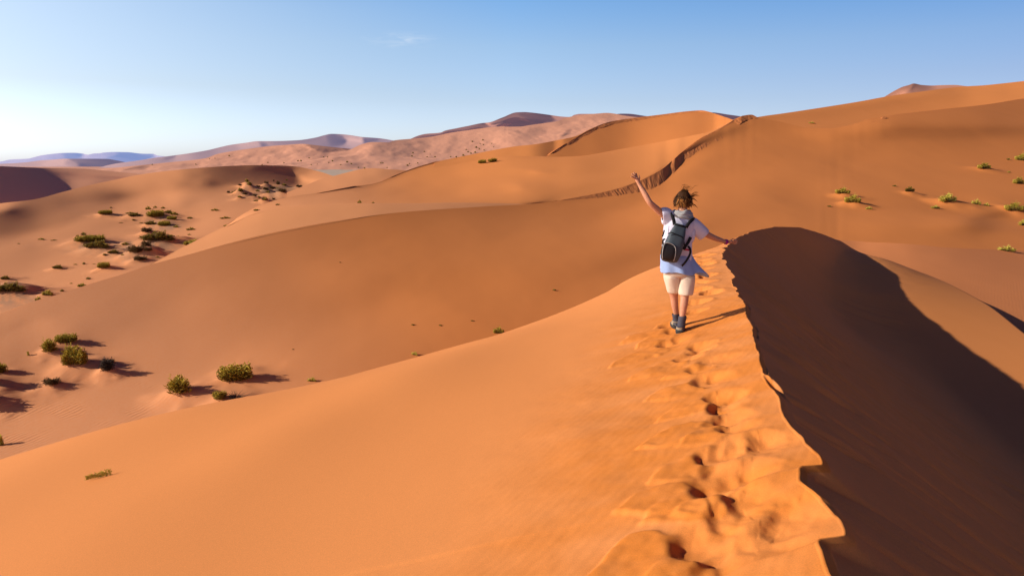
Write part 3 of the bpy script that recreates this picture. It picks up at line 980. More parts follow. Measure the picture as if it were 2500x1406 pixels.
V2 = Face('bowl_dune', SAND_LEFT, T_V2, B_V2, [(u, v, a + (.06 if a > -.4 else 0), b) for u, v, a, b in v2_sl], bumps=BUMPS_V2, fu=4, ft=3, anchors=[(100, 700, 68), (390, 590, 104), (660, 485, 150)], nu=190, nt=70, back=(80, .4, .2), relief=.06, rscale=.05,
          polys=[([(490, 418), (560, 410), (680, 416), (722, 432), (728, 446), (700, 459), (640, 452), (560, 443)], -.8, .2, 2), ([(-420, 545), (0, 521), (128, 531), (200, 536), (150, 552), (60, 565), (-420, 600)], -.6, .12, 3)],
          attrs={'loose': lambda u, v: np.clip(sum(.75 * np.exp(-((u - a_) / b_) ** 2 - ((v - c_) / d_) ** 2) for a_, b_, c_, d_ in ((330, 60, 622, 24), (390, 50, 604, 14), (230, 60, 606, 14), (640, 60, 474, 16), (690, 36, 464, 14), (20, 80, 728, 26), (385, 40, 540, 12), (405, 40, 556, 9))), 0, .85) * np.clip(.75 + .7 * fbm(u * .06, v * .15, 4, 12), 0, 1), 'ripple': lambda u, v: sstep(60, 20, np.abs(v - (800 - u * 0.42 - 60))) * sstep(-60, 60, u) * sstep(330, 240, u)})  # dark spots: scrub litter, with hummock shade put into the colour

class Ramp:
    """a dune face that rises from a surveyed foot line at the given slopes"""

    def __init__(s, name, mat, top, foot, ranger, sa, sb, n=300, m=24, back=(50, .35), under=.04, sm=61):
        tu, tv = np.array(top, float).T
        fu, fv = np.array(foot, float).T
        s.U = np.linspace(tu[0], tu[-1], n)
        s.vt = pchip(tu, tv, s.U)
        s.vb = np.maximum(pchip(fu, fv, s.U), s.vt + .2)
        base = np.array([ranger(p, q) for p, q in zip(s.U, s.vb)])
        hw = np.hanning(sm)
        base = np.convolve(np.pad(base, sm // 2, mode='reflect', reflect_type='odd'), hw / hw.sum(), 'valid')
        s.F = P(s.U, s.vb, base)
        kx = np.array([k for k, _ in sa], float)
        s.a = np.interp(s.U, kx, [q for _, q in sa])
        s.b = np.interp(s.U, [k for k, _ in sb], [q for _, q in sb])
        rows = []
        for t in np.linspace(0, 1 + under, m):
            vv = s.vt + (s.vb - s.vt) * t
            rows.append(P(s.U, vv, s._d(np.arange(n), s.U, vv)))
        R = np.array(rows)
        R[..., 2] += .05 * fbm(R[..., 0] * .08, R[..., 1] * .05, 4, 8) * np.minimum(1, np.linspace(0, 1, m) * 6)[:, None]
        c = R[0]
        dirh = c[:, :2] / np.linalg.norm(c[:, :2], axis=1, keepdims=True)
        bk = []
        for k in (1.0, .4, .1, .02):
            q = c.copy()
            q[:, :2] += dirh * back[0] * k
            q[:, 2] -= back[1] * back[0] * k
            bk.append(q)
        s.obj = grid_mesh(name, np.concatenate([np.array(bk + [c]), R], 0), mat, cut=4)
        TERRAIN.append(s.obj)

    def _d(s, i, u, v):
        X, Z = XZ(u, v)
        D = np.minimum(Z - s.a[i] * X - s.b[i], -.05)
        return (s.F[i, 2] - s.a[i] * s.F[i, 0] - s.b[i] * s.F[i, 1]) / D

    def d(s, u, v):
        i = int(np.argmin(abs(s.U - u)))
        return float(s._d(i, u, v))


# pale back of the long crest, seen beyond it at the left and centre
T_W0 = [(366, 646.5), (400, 628), (448, 603), (512, 571), (576, 541), (640, 518), (700, 507), (743, 501), (884, 496), (1012, 496.5), (1108, 495), (1204, 496), (1260, 497.5), (1296, 497.6)]
crest_v = lambda u: float(np.interp(u, *np.array(T_MD).T))
B_W0 = [(u, v + .6) for u, v in T_MD if 360 < u < 1300]
W0 = Ramp('crest_back_slope', SAND_PALE, T_W0, B_W0, lambda u, v: MD.d(u, v) * 1.002, [(366, .10), (500, .08), (640, .04), (760, .01), (900, -.03), (1296, -.03)], [(366, .05), (500, .06), (640, .08), (1000, .09), (1296, .12)], n=240, m=18, back=(10, .6), sm=15)

# the bright hollow and slope in the centre
T_W1 = [(520, 572), (560, 545), (600, 519), (638, 500), (692, 484.5), (740, 475.8), (782, 470.5), (820, 463), (850, 457.5), (874, 454), (905, 450), (930, 443.5), (948, 436), (1012, 410.5), (1070, 394.2), (1105, 387), (1140, 380.2),
        (1204, 373.5), (1255, 374), (1302, 379), (1350, 383.5), (1405, 382), (1520, 363.5), (1616, 346), (1690, 331), (1741, 320), (1770, 306), (1792, 292.3), (1814, 282.5)]
B_W1 = [(u, v + 3) for u, v in T_W0 if u > 510 and u < 1290] + [(1296, 498.5), (1360, 490), (1392, 485), (1488, 466), (1552, 446), (1616, 413), (1664, 373), (1712, 338), (1760, 313), (1792, 293.5), (1814, 283.2)]
B_W1 = [(520, 572 + 4)] + B_W1[1:] if B_W1[0][0] < 520 else [(520, 574)] + B_W1
w0_top = lambda u: float(np.interp(u, *np.array(T_W0).T))
w1_sl = [(500, 600, .03, .1), (560, 565, .05, .1), (640, 520, .03, .1), (750, 490, -.06, .12), (850, 480, -.16, .14), (900, 465, -.30, .15), (960, 470, -.26, .15), (1000, 485, -.10, .12), (1050, 470, -.02, .16), (1150, 470, .20, .2), (1100, 450, .02, .2), (1000, 450, -.14, .18),
         (1250, 460, .28, .2), (1150, 420, .14, .22), (1050, 420, .04, .22), (1000, 425, .02, .2), (1200, 390, .18, .24), (1300, 420, .24, .22), (1250, 495, .12, .14)]
hk_ = np.hanning(63)[1:-1]
d0m = np.exp(np.convolve(np.pad(np.log(d0m), 30, mode='reflect', reflect_type='odd'), hk_ / hk_.sum(), 'valid'))
bandd = lambda u: float(np.interp(u, um, d0m))
# along the brink the windward slope has to agree with the line of the brink itself
cu_ = np.linspace(1290, 1812, 60)
cvv = pchip(*np.array([(1280, 499.0), (1320, 494.5)] + CREST_M[:-1]).T, cu_)
cd_ = np.array([bandd(u) if u > 1360 else MD.d(u, crest_v(u) + .3) for u in cu_])
cd_ = np.convolve(np.pad(cd_, 4, mode='reflect', reflect_type='odd'), np.hanning(11)[1:-1] / np.hanning(11).sum(), 'valid')
cp = P(cu_, cvv, cd_)
ct_ = np.gradient(cp, axis=0)
hl_ = np.linalg.norm(ct_[:, :2], axis=1)
tx_, ty_, gt_ = ct_[:, 0] / hl_, ct_[:, 1] / hl_, ct_[:, 2] / hl_
AB_ = []
for k in range(0, 60, 2):
    X_, Z_ = XZ(cu_[k], cvv[k] - 20)
    a_ = .22
    b_ = (gt_[k] - a_ * tx_[k]) / ty_[k]
    bmin = float(Z_ - a_ * X_) + .05
    while b_ < bmin and a_ > -.1:
        a_ -= .01
        b_ = (gt_[k] - a_ * tx_[k]) / ty_[k]
        bmin = float(Z_ - a_ * X_) + .05
    AB_.append((float(cu_[k]), max(a_, .08), max(b_ + .02, float(Z_ - max(a_, .08) * X_) + .135)))
    vt_ = float(np.interp(cu_[k], [1250, 1350, 1405, 1520, 1616, 1690, 1741, 1792, 1820], [374, 383, 382, 363, 346, 331, 320, 292, 282]))
    for f, da, db in ((.04, 0, 0), (.35, 0, .02), (.7, -.02, .05), (.98, -.04, .08)):
        w1_sl.append((float(cu_[k]), float(cvv[k] * (1 - f) + vt_ * f), a_ + da, b_ + db))
AB_ = np.array(AB_)
hk2 = np.hanning(9)[1:-1] / np.hanning(9).sum()
ab_s = [np.convolve(np.pad(AB_[:, j], 3, mode='edge'), hk2, 'valid') for j in (1, 2)]
rise_ab = lambda u: (float(np.interp(u, AB_[:, 0], ab_s[0])), float(np.interp(u, AB_[:, 0], ab_s[1])))
join_d = lambda u: bandd(u) * 1.0008 if u > 1360 else (W0.d(u, w0_top(u) + 2) * (1.012 - .011 * min(1, max(0, (u - 900) / 380))) if u < 1290 else MD.d(u, crest_v(u) + .3) * 1.003)
W1 = Face('central_slope', SAND_BRIGHT, T_W1, B_W1, w1_sl, [(1296, 498, 103)],
          nu=190, nt=56, minh=1.0, relax=90, bfree=.06, gmin=.045, rise=(rise_ab, 1380, 1660), attrs={'loose': lambda u, v: sstep(1080, 720, u)}, pin=(join_d, 400, 2400, 40), back=(60, .3, 0), relief=.03, rscale=.06)
# dark tick of the slip faces on the two little crests
band('small_crest_slip_face', SAND_SLIP, [(770, 472.5), (800, 467), (840, 459), (874, 454), (880, 454.5)], [(770, 474), (800, 469.5), (840, 463.5), (868, 459), (880, 455.5)], W1.d, n=140, m=8, seed=15, flute=.03, drop=5)
band('ridge_slip_face', SAND_SLIP, [(940, 439), (975, 424), (1012, 410), (1045, 400), (1070, 394), (1076, 394.5)], [(940, 440), (975, 426), (1012, 413), (1045, 403.4), (1068, 397.5), (1076, 395.5)], W1.d, n=140, m=8, seed=17, flute=.03, drop=5)

# upper dune: brown face under its long slip band, bright windward flank left of it
T_U = [(1318, 386), (1335, 381.3), (1350, 371), (1358, 367), (1379, 354), (1405, 339), (1430, 324), (1456, 312), (1488, 300), (1552, 290), (1616, 282), (1680, 274), (1712, 272), (1738, 276), (1760, 283), (1800, 297), (1830, 310)]
B_U = [(1318, 388), (1350, 387.5), (1405, 384.5), (1520, 366), (1616, 348.5), (1690, 333.5), (1741, 322.5), (1770, 308.5), (1800, 300), (1830, 312)]
BASE_U = [(1318, 386.8), (1350, 385.5), (1405, 382.5), (1520, 364), (1616, 346.5), (1690, 331.5), (1741, 320.5), (1770, 306.5), (1792, 298), (1830, 311)]
us_ = np.array([1318, 1360, 1400, 1450, 1500, 1550, 1600, 1650, 1700, 1750, 1800, 1830.])
ud_ = np.array([W1.d(min(u, 1800), float(np.interp(min(u, 1800), *np.array(BASE_U).T)) + .5) for u in us_]) * 1.012
ud_ = np.maximum(ud_, np.exp(np.interp(us_, [1318, 1790], np.log([ud_[0], ud_[-2]]))))
ud_ = np.maximum(ud_, np.convolve(np.pad(ud_, 1, mode='edge'), [.25, .5, .25], 'valid'))
U_ = Ramp('upper_dune', SAND_MID, T_U, BASE_U, lambda u, v: float(pchip(us_, ud_, np.array([u]))[0]), [(1318, -.06), (1400, -.22), (1500, -.27), (1650, -.29), (1830, -.24)], [(1318, .24), (1500, .26), (1830, .28)])
CREST_U = [(1318, 386), (1335, 381), (1350, 370.5), (1379, 352), (1405, 337), (1430, 322), (1456, 310), (1488, 298), (1552, 288), (1616, 280), (1680, 272), (1712, 270), (1738, 275)]
BAND_U = [(1318, 386.6), (1335, 381.8), (1350, 372), (1379, 364), (1405, 348.5), (1437, 328), (1456, 319), (1488, 305), (1568, 293), (1616, 285), (1680, 277), (1712, 274), (1738, 276)]
d0u, uu_ = band('upper_dune_slip_face', SAND_SLIP, CREST_U, BAND_U, U_.d, n=420, m=18, seed=25)
T_UW = [(1060, 398), (1110, 386), (1140, 380), (1204, 367), (1264, 357), (1300, 353.5), (1354, 344), (1405, 333), (1440, 316), (1475, 301.5)]
B_UW = [(1060, 408), (1140, 394), (1204, 387), (1255, 382), (1302, 377), (1335, 374), (1350, 371), (1379, 352.3), (1405, 337.3), (1430, 322.3), (1456, 310.3), (1475, 303)]
bandu = lambda u: float(np.interp(u, uu_, d0u))
UW = Ramp('upper_dune_flank', SAND_BRIGHT, T_UW, B_UW, lambda u, v: W1.d(u, max(v, float(np.interp(u, *np.array(T_W1).T)) + .5)) if u < 1290 else bandu(max(u, 1330)), [(1060, .04), (1204, .11), (1320, .11), (1475, .08)], [(1060, .22), (1475, .26)], sm=121, under=.45)

# low dune in the gap
T_S6 = [(700, 470), (740, 455), (760, 447), (782, 438), (820, 428.5), (845, 422), (868, 416), (890, 412), (910, 411), (930, 412), (948, 413.5), (980, 415.5), (1010, 420), (1060, 430)]
B_S6 = [(700, 520), (782, 492), (874, 475), (948, 460), (1012, 440), (1060, 445)]
S6 = Face('low_dune', SAND_LEFT, T_S6, B_S6, [(800, 445, .08, .2), (780, 455, .05, .15), (850, 440, .0, .2), (900, 420, .03, .2), (900, 440, -.08, .2), (950, 425, -.1, .2), (980, 420, -.15, .2), (860, 425, .08, .2)],
          [(850, 455, W1.d(850, 459) * 1.12)], nu=60, nt=24, back=(60, .5, .4))

# shadowed dune at the far left
T_L1 = [(-420, 399), (-150, 402), (0, 406), (96, 410), (205, 412.3), (256, 417), (336, 425), (380, 431), (430, 440)]
B_L1 = [(-420, 600), (0, 520), (160, 490), (224, 474), (346, 450), (430, 455)]
SAND_SHADE = sand('sand_shaded', (0.72, 0.32, 0.16), (0.70, 0.31, 0.155), scale=0.04, haze_glow=(.008, .011, .024))  # shaded copy of the valley sand, blue glow added to tint its shade
L1 = Face('shaded_dune', SAND_SHADE, T_L1, B_L1, [(0, 430, -.55, .1), (80, 440, -.55, .1), (0, 480, -.52, .1), (130, 455, -.52, .1), (-300, 450, -.55, .1), (150, 424, -.16, .22), (200, 430, -.08, .22), (200, 450, -.04, .2), (280, 430, -.10, .22), (260, 445, -.16, .2), (180, 415, -.14, .25), (330, 430, -.05, .2)],
          [(160, 460, V2.d(160, 470) * 1.25)], nu=90, nt=30, back=(120, .4, .2),
          polys=[([(-420, 395), (0, 403), (60, 409), (95, 416), (130, 425), (150, 437), (161, 449), (163, 480), (-420, 700)], -.66, .1, 1)])

# right-hand side: floor beyond the low ridge, long skyline slope, far red peak
T_C = [(2000, 580), (2038, 585), (2088, 588.5), (2120, 591), (2158, 592.5), (2235, 597), (2302, 604), (2402, 608.6), (2500, 612), (2700, 620), (3000, 632)]
B_C = [(2000, 660), (2141, 690), (2201, 720), (2302, 770), (2402, 810), (2500, 850), (2700, 930), (3000, 1050)]
C_ = Face('rippled_dune', SAND_RIP, T_C, B_C, [(2160, 610, .1, .14), (2180, 630, .05, .1), (2250, 620, -.06, .1), (2350, 640, -.13, .08), (2450, 650, -.14, .08), (2450, 720, -.10, .05), (2300, 670, -.1, .06), (2130, 605, .12, .1), (2900, 800, -.1, .04), (2060, 600, -.1, .1)],
          [(2480, 640, 44)], nu=90, nt=40, back=(20, .25, 0), relief=.03, rscale=.15,
          attrs={'ripple': lambda u, v: sstep(2230, 2380, u + (v - 640) * -.6) * sstep(606, 622, v - (u - 2300) * .04)})

T_R = [(1790, 300), (1830, 290), (1870, 283), (1900, 279), (2000, 264), (2100, 248), (2160, 237), (2250, 224), (2350, 212), (2400, 209), (2450, 204), (2500, 198.5), (2700, 180), (2950, 165)]
B_R = [(1790, 335), (1850, 325), (1979, 350), (2027, 350), (2175, 320), (2294, 308), (2405, 295), (2500, 280), (2700, 255), (2950, 242)]
R_ = Face('skyline_dune', SAND_BRIGHT, T_R, B_R, [(1900, 290, -.10, .3), (2000, 285, -.10, .3), (2000, 305, -.08, .25), (2150, 255, -.08, .3), (2150, 275, -.06, .26), (2300, 240, -.04, .3), (2300, 225, -.10, .3), (2450, 220, .0, .3), (2400, 240, .04, .3), (2480, 215, .06, .3), (2800, 210, .0, .3)],
          [(2480, 250, MD.d(2480, 252) * 1.12)], nu=90, nt=26, back=(160, .4, 0))
r2c = [(2080, 305), (2100, 299.5), (2120, 294.5), (2140, 289.5), (2155, 284.5), (2162, 284)]
band('shoulder_slip_face', SAND_SLIP, [(2118, 301), (2135, 297), (2148, 292), (2158, 285), (2166, 286)], [(2118, 301.6), (2135, 299), (2148, 296.5), (2156, 292), (2166, 287)], MD.d, n=60, m=8, seed=35, flute=.02, drop=4)

PINK_A = sand('sand_far_red', (0.70, 0.30, 0.17), (0.66, 0.28, 0.16), scale=0.01, haze_glow=(.04, .028, .03))  # far sands: distance haze put into base colour and glow
PINK_B = sand('sand_far_pink', (0.70, 0.325, 0.19), (0.66, 0.30, 0.175), scale=0.006, haze_glow=(.065, .045, .045))
PINK_C = sand('sand_far_purple', (0.60, 0.29, 0.20), (0.55, 0.26, 0.18), scale=0.004, haze_glow=(.085, .055, .075))
T_PK = [(2120, 262), (2160, 236.5), (2186, 221), (2205, 212), (2218, 208.5), (2231, 204.5), (2250, 208), (2275, 209.5), (2300, 208.5), (2330, 208), (2355, 210.5), (2400, 214)]
B_PK = [(2120, 285), (2400, 240)]
PK = Face('red_peak', PINK_A, T_PK, B_PK, [(2180, 232, .02, .3), (2200, 222, .02, .3), (2240, 215, -.28, .25), (2260, 213, -.2, .25), (2300, 212, -.05, .3), (2350, 214, -.05, .3), (2180, 260, 0, .3)], [(2200, 230, 2200)], nu=80, nt=16, back=(200, .4, 0),
          polys=[([(2231, 203), (2262, 207), (2275, 213), (2262, 221), (2205, 230), (2222, 218), (2229, 208)], -.3, .25, 1), ([(2160, 240), (2231, 203), (2226, 214), (2200, 232)], .12, .3, 1)])

# ================================================================ FAR DUNES
def far(name, mat, top, slopes, polys, rng_, drop=60, nu=150, nt=30, back=(500, .35, 0.1), relief=0, rscale=.01, bot=None):
    b = bot or [(u, v + drop) for u, v in top]
    return Face(name, mat, top, b, slopes, [(top[len(top) // 2][0], top[len(top) // 2][1] + 12, rng_)], polys, nu=nu, nt=nt, back=back, relief=relief, rscale=rscale)


T_P2 = [(540, 425), (600, 412), (700, 398), (780, 388), (830, 374), (855, 365.5), (884, 352.5), (910, 347.3), (948, 348), (964, 343), (1002, 339.5), (1040, 336), (1075, 330), (1082, 328.3), (1110, 323), (1140, 318.8), (1200, 311), (1232, 309), (1236, 310), (1270, 309.5), (1294, 306),
        (1334, 300.5), (1360, 296.5), (1379, 288.5), (1408, 283), (1430, 280), (1456, 278), (1482, 276.2), (1500, 278), (1520, 282), (1552, 286), (1600, 290), (1760, 300), (1850, 310)]
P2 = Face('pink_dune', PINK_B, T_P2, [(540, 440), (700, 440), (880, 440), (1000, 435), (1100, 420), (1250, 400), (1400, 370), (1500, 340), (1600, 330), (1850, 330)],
          [(600, 420, -.02, .06), (700, 410, 0, .08), (800, 395, .02, .1), (850, 390, .0, .08), (880, 365, .1, .25), (920, 352, -.05, .3), (960, 360, -.2, .2), (1000, 355, -.12, .25), (1000, 375, -.2, .15), (960, 385, -.12, .12), (1050, 360, .03, .2), (1040, 390, .02, .1), (1000, 400, .0, .05), (1120, 335, .02, .25), (1130, 360, -.02, .2),
           (1150, 390, .03, .12), (1200, 330, .0, .28), (1230, 350, .06, .25), (1300, 320, -.08, .28), (1350, 320, .06, .28), (1330, 345, .05, .25), (1400, 300, -.06, .3), (1440, 300, .04, .3), (1500, 290, -.1, .3), (1480, 310, .0, .28), (1550, 295, -.1, .3), (900, 415, .0, .02), (1280, 375, .05, .2)],
          [(1000, 400, 1100)], nu=230, nt=50, back=(500, .35, 0.1), relief=3.0, rscale=.012,
          polys=[([(915, 352), (950, 346), (1000, 342), (1040, 343), (1060, 352), (1030, 372), (985, 382), (945, 378), (925, 362)], -.2, .2, 2), ([(1380, 318), (1388, 318), (1388, 325), (1376, 334), (1366, 338), (1378, 328)], -.5, .3, 1)])
T_P1 = [(200, 428), (240, 414), (300, 408), (360, 402), (420, 396), (470, 391), (500, 387), (532, 376), (580, 367.5), (620, 362), (660, 357), (700, 354), (737, 351.8), (780, 356), (820, 360.5), (858, 364.5), (890, 375), (950, 400)]
P1 = far('ribbed_dune', PINK_B, T_P1, [(300, 415, .0, .1), (400, 405, .02, .15), (450, 410, 0, .1), (520, 390, 0, .2), (600, 380, .04, .25), (620, 370, -.06, .25), (700, 370, .08, .25), (660, 385, -.02, .2), (740, 375, .02, .2), (800, 390, .0, .1), (600, 405, .0, .05), (850, 380, .0, .1)],
         [([(741, 352), (780, 354), (862, 363), (850, 370), (791, 378), (768, 368)], -.55, .25, 1), ([(296, 419), (330, 408), (366, 401), (363, 412), (330, 418), (300, 423)], -.5, .2, 1), ([(500, 384), (521, 373), (515, 384), (505, 388)], -.4, .2, 1)], 1500, drop=70, nu=230, relief=5, rscale=.008)
T_P3 = [(960, 352), (1002, 339.5), (1020, 332), (1038, 327.5), (1076, 324), (1086, 319.5), (1110, 314.5), (1140, 308.5), (1182, 300.5), (1190, 300), (1225, 288), (1262, 274.8), (1280, 274.2), (1296, 275.3), (1334, 280), (1373, 285.3), (1392, 286.2), (1402, 281), (1418, 278.5), (1450, 278.5), (1470, 283), (1500, 279.5), (1520, 278), (1533, 278.2), (1578, 284), (1620, 288), (1700, 282),
        (1738, 275), (1776, 280), (1808, 284.5), (1850, 292)]
P3 = far('purple_peak_dune', PINK_C, T_P3, [(1040, 333, -.25, .2), (1110, 320, -.35, .2), (1250, 290, -.42, .2), (1300, 290, -.45, .2), (1200, 305, -.2, .25), (1385, 292, -.1, .3), (1440, 284, -.1, .3), (1540, 284, -.5, .2), (1760, 285, -.5, .2), (1700, 290, -.5, .2)],
         [([(1086, 319), (1182, 301), (1200, 311), (1140, 319), (1092, 328)], -.5, .2, 1), ([(1264, 274), (1340, 281), (1358, 294), (1345, 299), (1300, 297), (1272, 288)], -.55, .2, 1), ([(1200, 299), (1262, 275), (1264, 290), (1256, 305), (1225, 305)], -.42, .2, 1), ([(1184, 300), (1190, 300), (1212, 312), (1204, 312)], .1, .3, 1), ([(1272, 288), (1296, 297), (1300, 310), (1266, 306)], -.2, .25, 1)],
         2600, drop=45, nu=260, relief=0)
T_F2 = [(180, 425), (232, 412), (276, 401), (340, 392), (376, 386), (404, 382.5), (420, 380.5), (460, 375), (500, 368.5), (564, 354), (600, 349), (631, 345), (660, 345), (724, 343), (772, 336), (790, 331), (810, 327.3), (830, 328), (852, 330), (884, 334.8), (926, 338), (958, 343), (1000, 352), (1060, 360)]
F2 = far('hazy_dune', sand('sand_far_mauve', (0.52, 0.31, 0.23), (0.48, 0.285, 0.21), scale=0.004, haze_glow=(.125, .115, .19)), T_F2,
         [(260, 408, .02, .2), (340, 398, -.1, .25), (400, 392, -.2, .25), (440, 388, 0, .3), (500, 375, -.25, .25), (560, 365, -.1, .3), (600, 355, .08, .3), (680, 355, -.25, .25), (740, 352, -.3, .25), (790, 345, -.35, .25), (860, 345, .05, .3), (920, 345, -.3, .3), (700, 375, 0, .2), (950, 352, -.2, .25)],
         [([(400, 384), (432, 379), (425, 386), (405, 390)], -.5, .2, 1), ([(634, 346), (650, 350), (655, 358), (637, 358)], -.5, .2, 1), ([(796, 331), (810, 327), (836, 334), (848, 344), (840, 355), (812, 358), (796, 345)], -.58, .2, 1), ([(660, 347), (720, 345), (790, 336), (800, 352), (850, 362), (700, 356)], -.36, .2, 2), ([(886, 335), (926, 339), (922, 346), (887, 351)], -.5, .2, 1),
          ([(850, 333), (884, 336), (884, 350), (862, 360), (846, 352), (850, 343)], .12, .3, 1)], 4200, drop=55, nu=260)
T_F2A = [(-420, 412), (-100, 404), (0, 400.5), (60, 397), (100, 392), (130, 390), (158, 388), (180, 388), (220, 388), (260, 388.3), (285, 392), (304, 396), (340, 402), (400, 410)]
F2a = far('hazy_low_dune', bpy.data.materials['sand_far_mauve'], T_F2A, [(60, 402, 0, .3), (120, 397, .1, .3), (150, 395, .15, .3), (170, 396, -.1, .3), (220, 395, -.45, .2), (280, 402, -.5, .2)],
          [([(166, 388), (262, 388), (305, 397), (300, 420), (200, 420), (190, 398)], -.55, .2, 1), ([(120, 391), (157, 388), (156, 402), (100, 404)], .15, .3, 1)], 5200, drop=40, nu=200)
T_F1 = [(-420, 408), (-100, 400), (0, 395), (26, 390), (66, 388), (100, 380), (130, 376), (156, 373.8), (180, 373.5), (202, 375.5), (214, 378), (230, 375.2), (244, 374.6), (252, 373), (284, 371.5), (310, 372), (350, 375.8), (374, 376), (384, 380), (404, 382.5), (450, 392)]
F1 = far('blue_dunes', sand('sand_far_blue', (0.42, 0.28, 0.22), (0.38, 0.25, 0.2), scale=0.002, haze_glow=(.20, .28, .55)), T_F1,
         [(40, 394, 0, .3), (100, 386, .0, .3), (140, 381, -.15, .3), (180, 380, -.5, .2), (205, 380, .1, .3), (240, 380, -.1, .3), (280, 376, -.25, .3), (330, 380, -.5, .2), (380, 382, .0, .3), (300, 386, -.5, .2)],
         [([(150, 374), (203, 376), (197, 386), (165, 387)], -.58, .2, 1), ([(287, 371), (350, 376), (373, 377), (378, 384), (300, 396), (260, 384), (285, 380)], -.5, .2, 1)], 7800, drop=40, nu=200)

pan_us = np.linspace(745, 880, 30)
pan = []
for v_ in np.linspace(414.6, 430, 8):
    X_, Z_ = XZ(pan_us, v_ + 0.5 * np.sin(pan_us * .09))
    pan.append(np.stack([X_ * (-6.6 / Z_), -6.6 / Z_, np.full_like(X_, -6.6)], -1))
grid_mesh('clay_pan', np.array(pan), sand('pale_clay', (0.58, 0.45, 0.34), (0.5, 0.38, 0.28), scale=0.03, haze_glow=(.02, .014, .012)))

# desert floor to the horizon, with a pale clay pan in the gap
fl = []
for r in [30, 60, 100, 160, 250, 400, 700, 1200, 2200, 4000, 8000, 16000, 32000, 50000]:
    fl.append([(r * math.cos(t), r * math.sin(t), -15.0 - min(r, 400) * 0.004) for t in np.linspace(0, 2 * math.pi, 97)])
fl = [[(0.01 * math.cos(t), 0.01 * math.sin(t), -15.0) for t in np.linspace(0, 2 * math.pi, 97)]] + fl
grid_mesh('desert_ground', np.array(fl), PINK_B)
# ================================================================ BUSHES
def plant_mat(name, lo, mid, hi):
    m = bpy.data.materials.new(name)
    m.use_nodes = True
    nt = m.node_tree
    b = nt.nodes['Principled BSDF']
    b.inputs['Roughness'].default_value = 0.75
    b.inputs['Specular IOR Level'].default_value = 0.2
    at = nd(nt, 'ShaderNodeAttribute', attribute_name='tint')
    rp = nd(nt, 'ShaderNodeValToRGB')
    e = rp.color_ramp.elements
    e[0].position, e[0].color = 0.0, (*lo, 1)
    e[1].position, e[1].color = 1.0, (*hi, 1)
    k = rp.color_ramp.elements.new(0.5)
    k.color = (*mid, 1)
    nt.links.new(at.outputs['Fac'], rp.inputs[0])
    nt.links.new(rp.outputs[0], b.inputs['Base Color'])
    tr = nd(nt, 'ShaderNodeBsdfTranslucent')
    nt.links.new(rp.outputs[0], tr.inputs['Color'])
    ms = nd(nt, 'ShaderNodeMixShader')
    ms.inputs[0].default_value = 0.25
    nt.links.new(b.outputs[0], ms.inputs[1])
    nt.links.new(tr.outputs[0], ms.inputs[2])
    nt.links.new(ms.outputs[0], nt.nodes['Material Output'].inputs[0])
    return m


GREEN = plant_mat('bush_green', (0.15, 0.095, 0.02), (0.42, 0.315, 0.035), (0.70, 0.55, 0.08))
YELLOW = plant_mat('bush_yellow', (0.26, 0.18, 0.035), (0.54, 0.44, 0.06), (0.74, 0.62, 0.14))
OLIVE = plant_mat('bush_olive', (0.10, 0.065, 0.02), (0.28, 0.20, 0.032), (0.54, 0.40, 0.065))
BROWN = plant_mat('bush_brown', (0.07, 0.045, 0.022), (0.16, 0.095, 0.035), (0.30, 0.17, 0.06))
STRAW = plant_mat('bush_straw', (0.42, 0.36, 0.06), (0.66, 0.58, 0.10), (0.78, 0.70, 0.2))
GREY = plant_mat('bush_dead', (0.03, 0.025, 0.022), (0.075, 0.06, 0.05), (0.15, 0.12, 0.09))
STEM = plant_mat('bush_stem', (0.07, 0.045, 0.025), (0.14, 0.09, 0.045), (0.24, 0.16, 0.08))


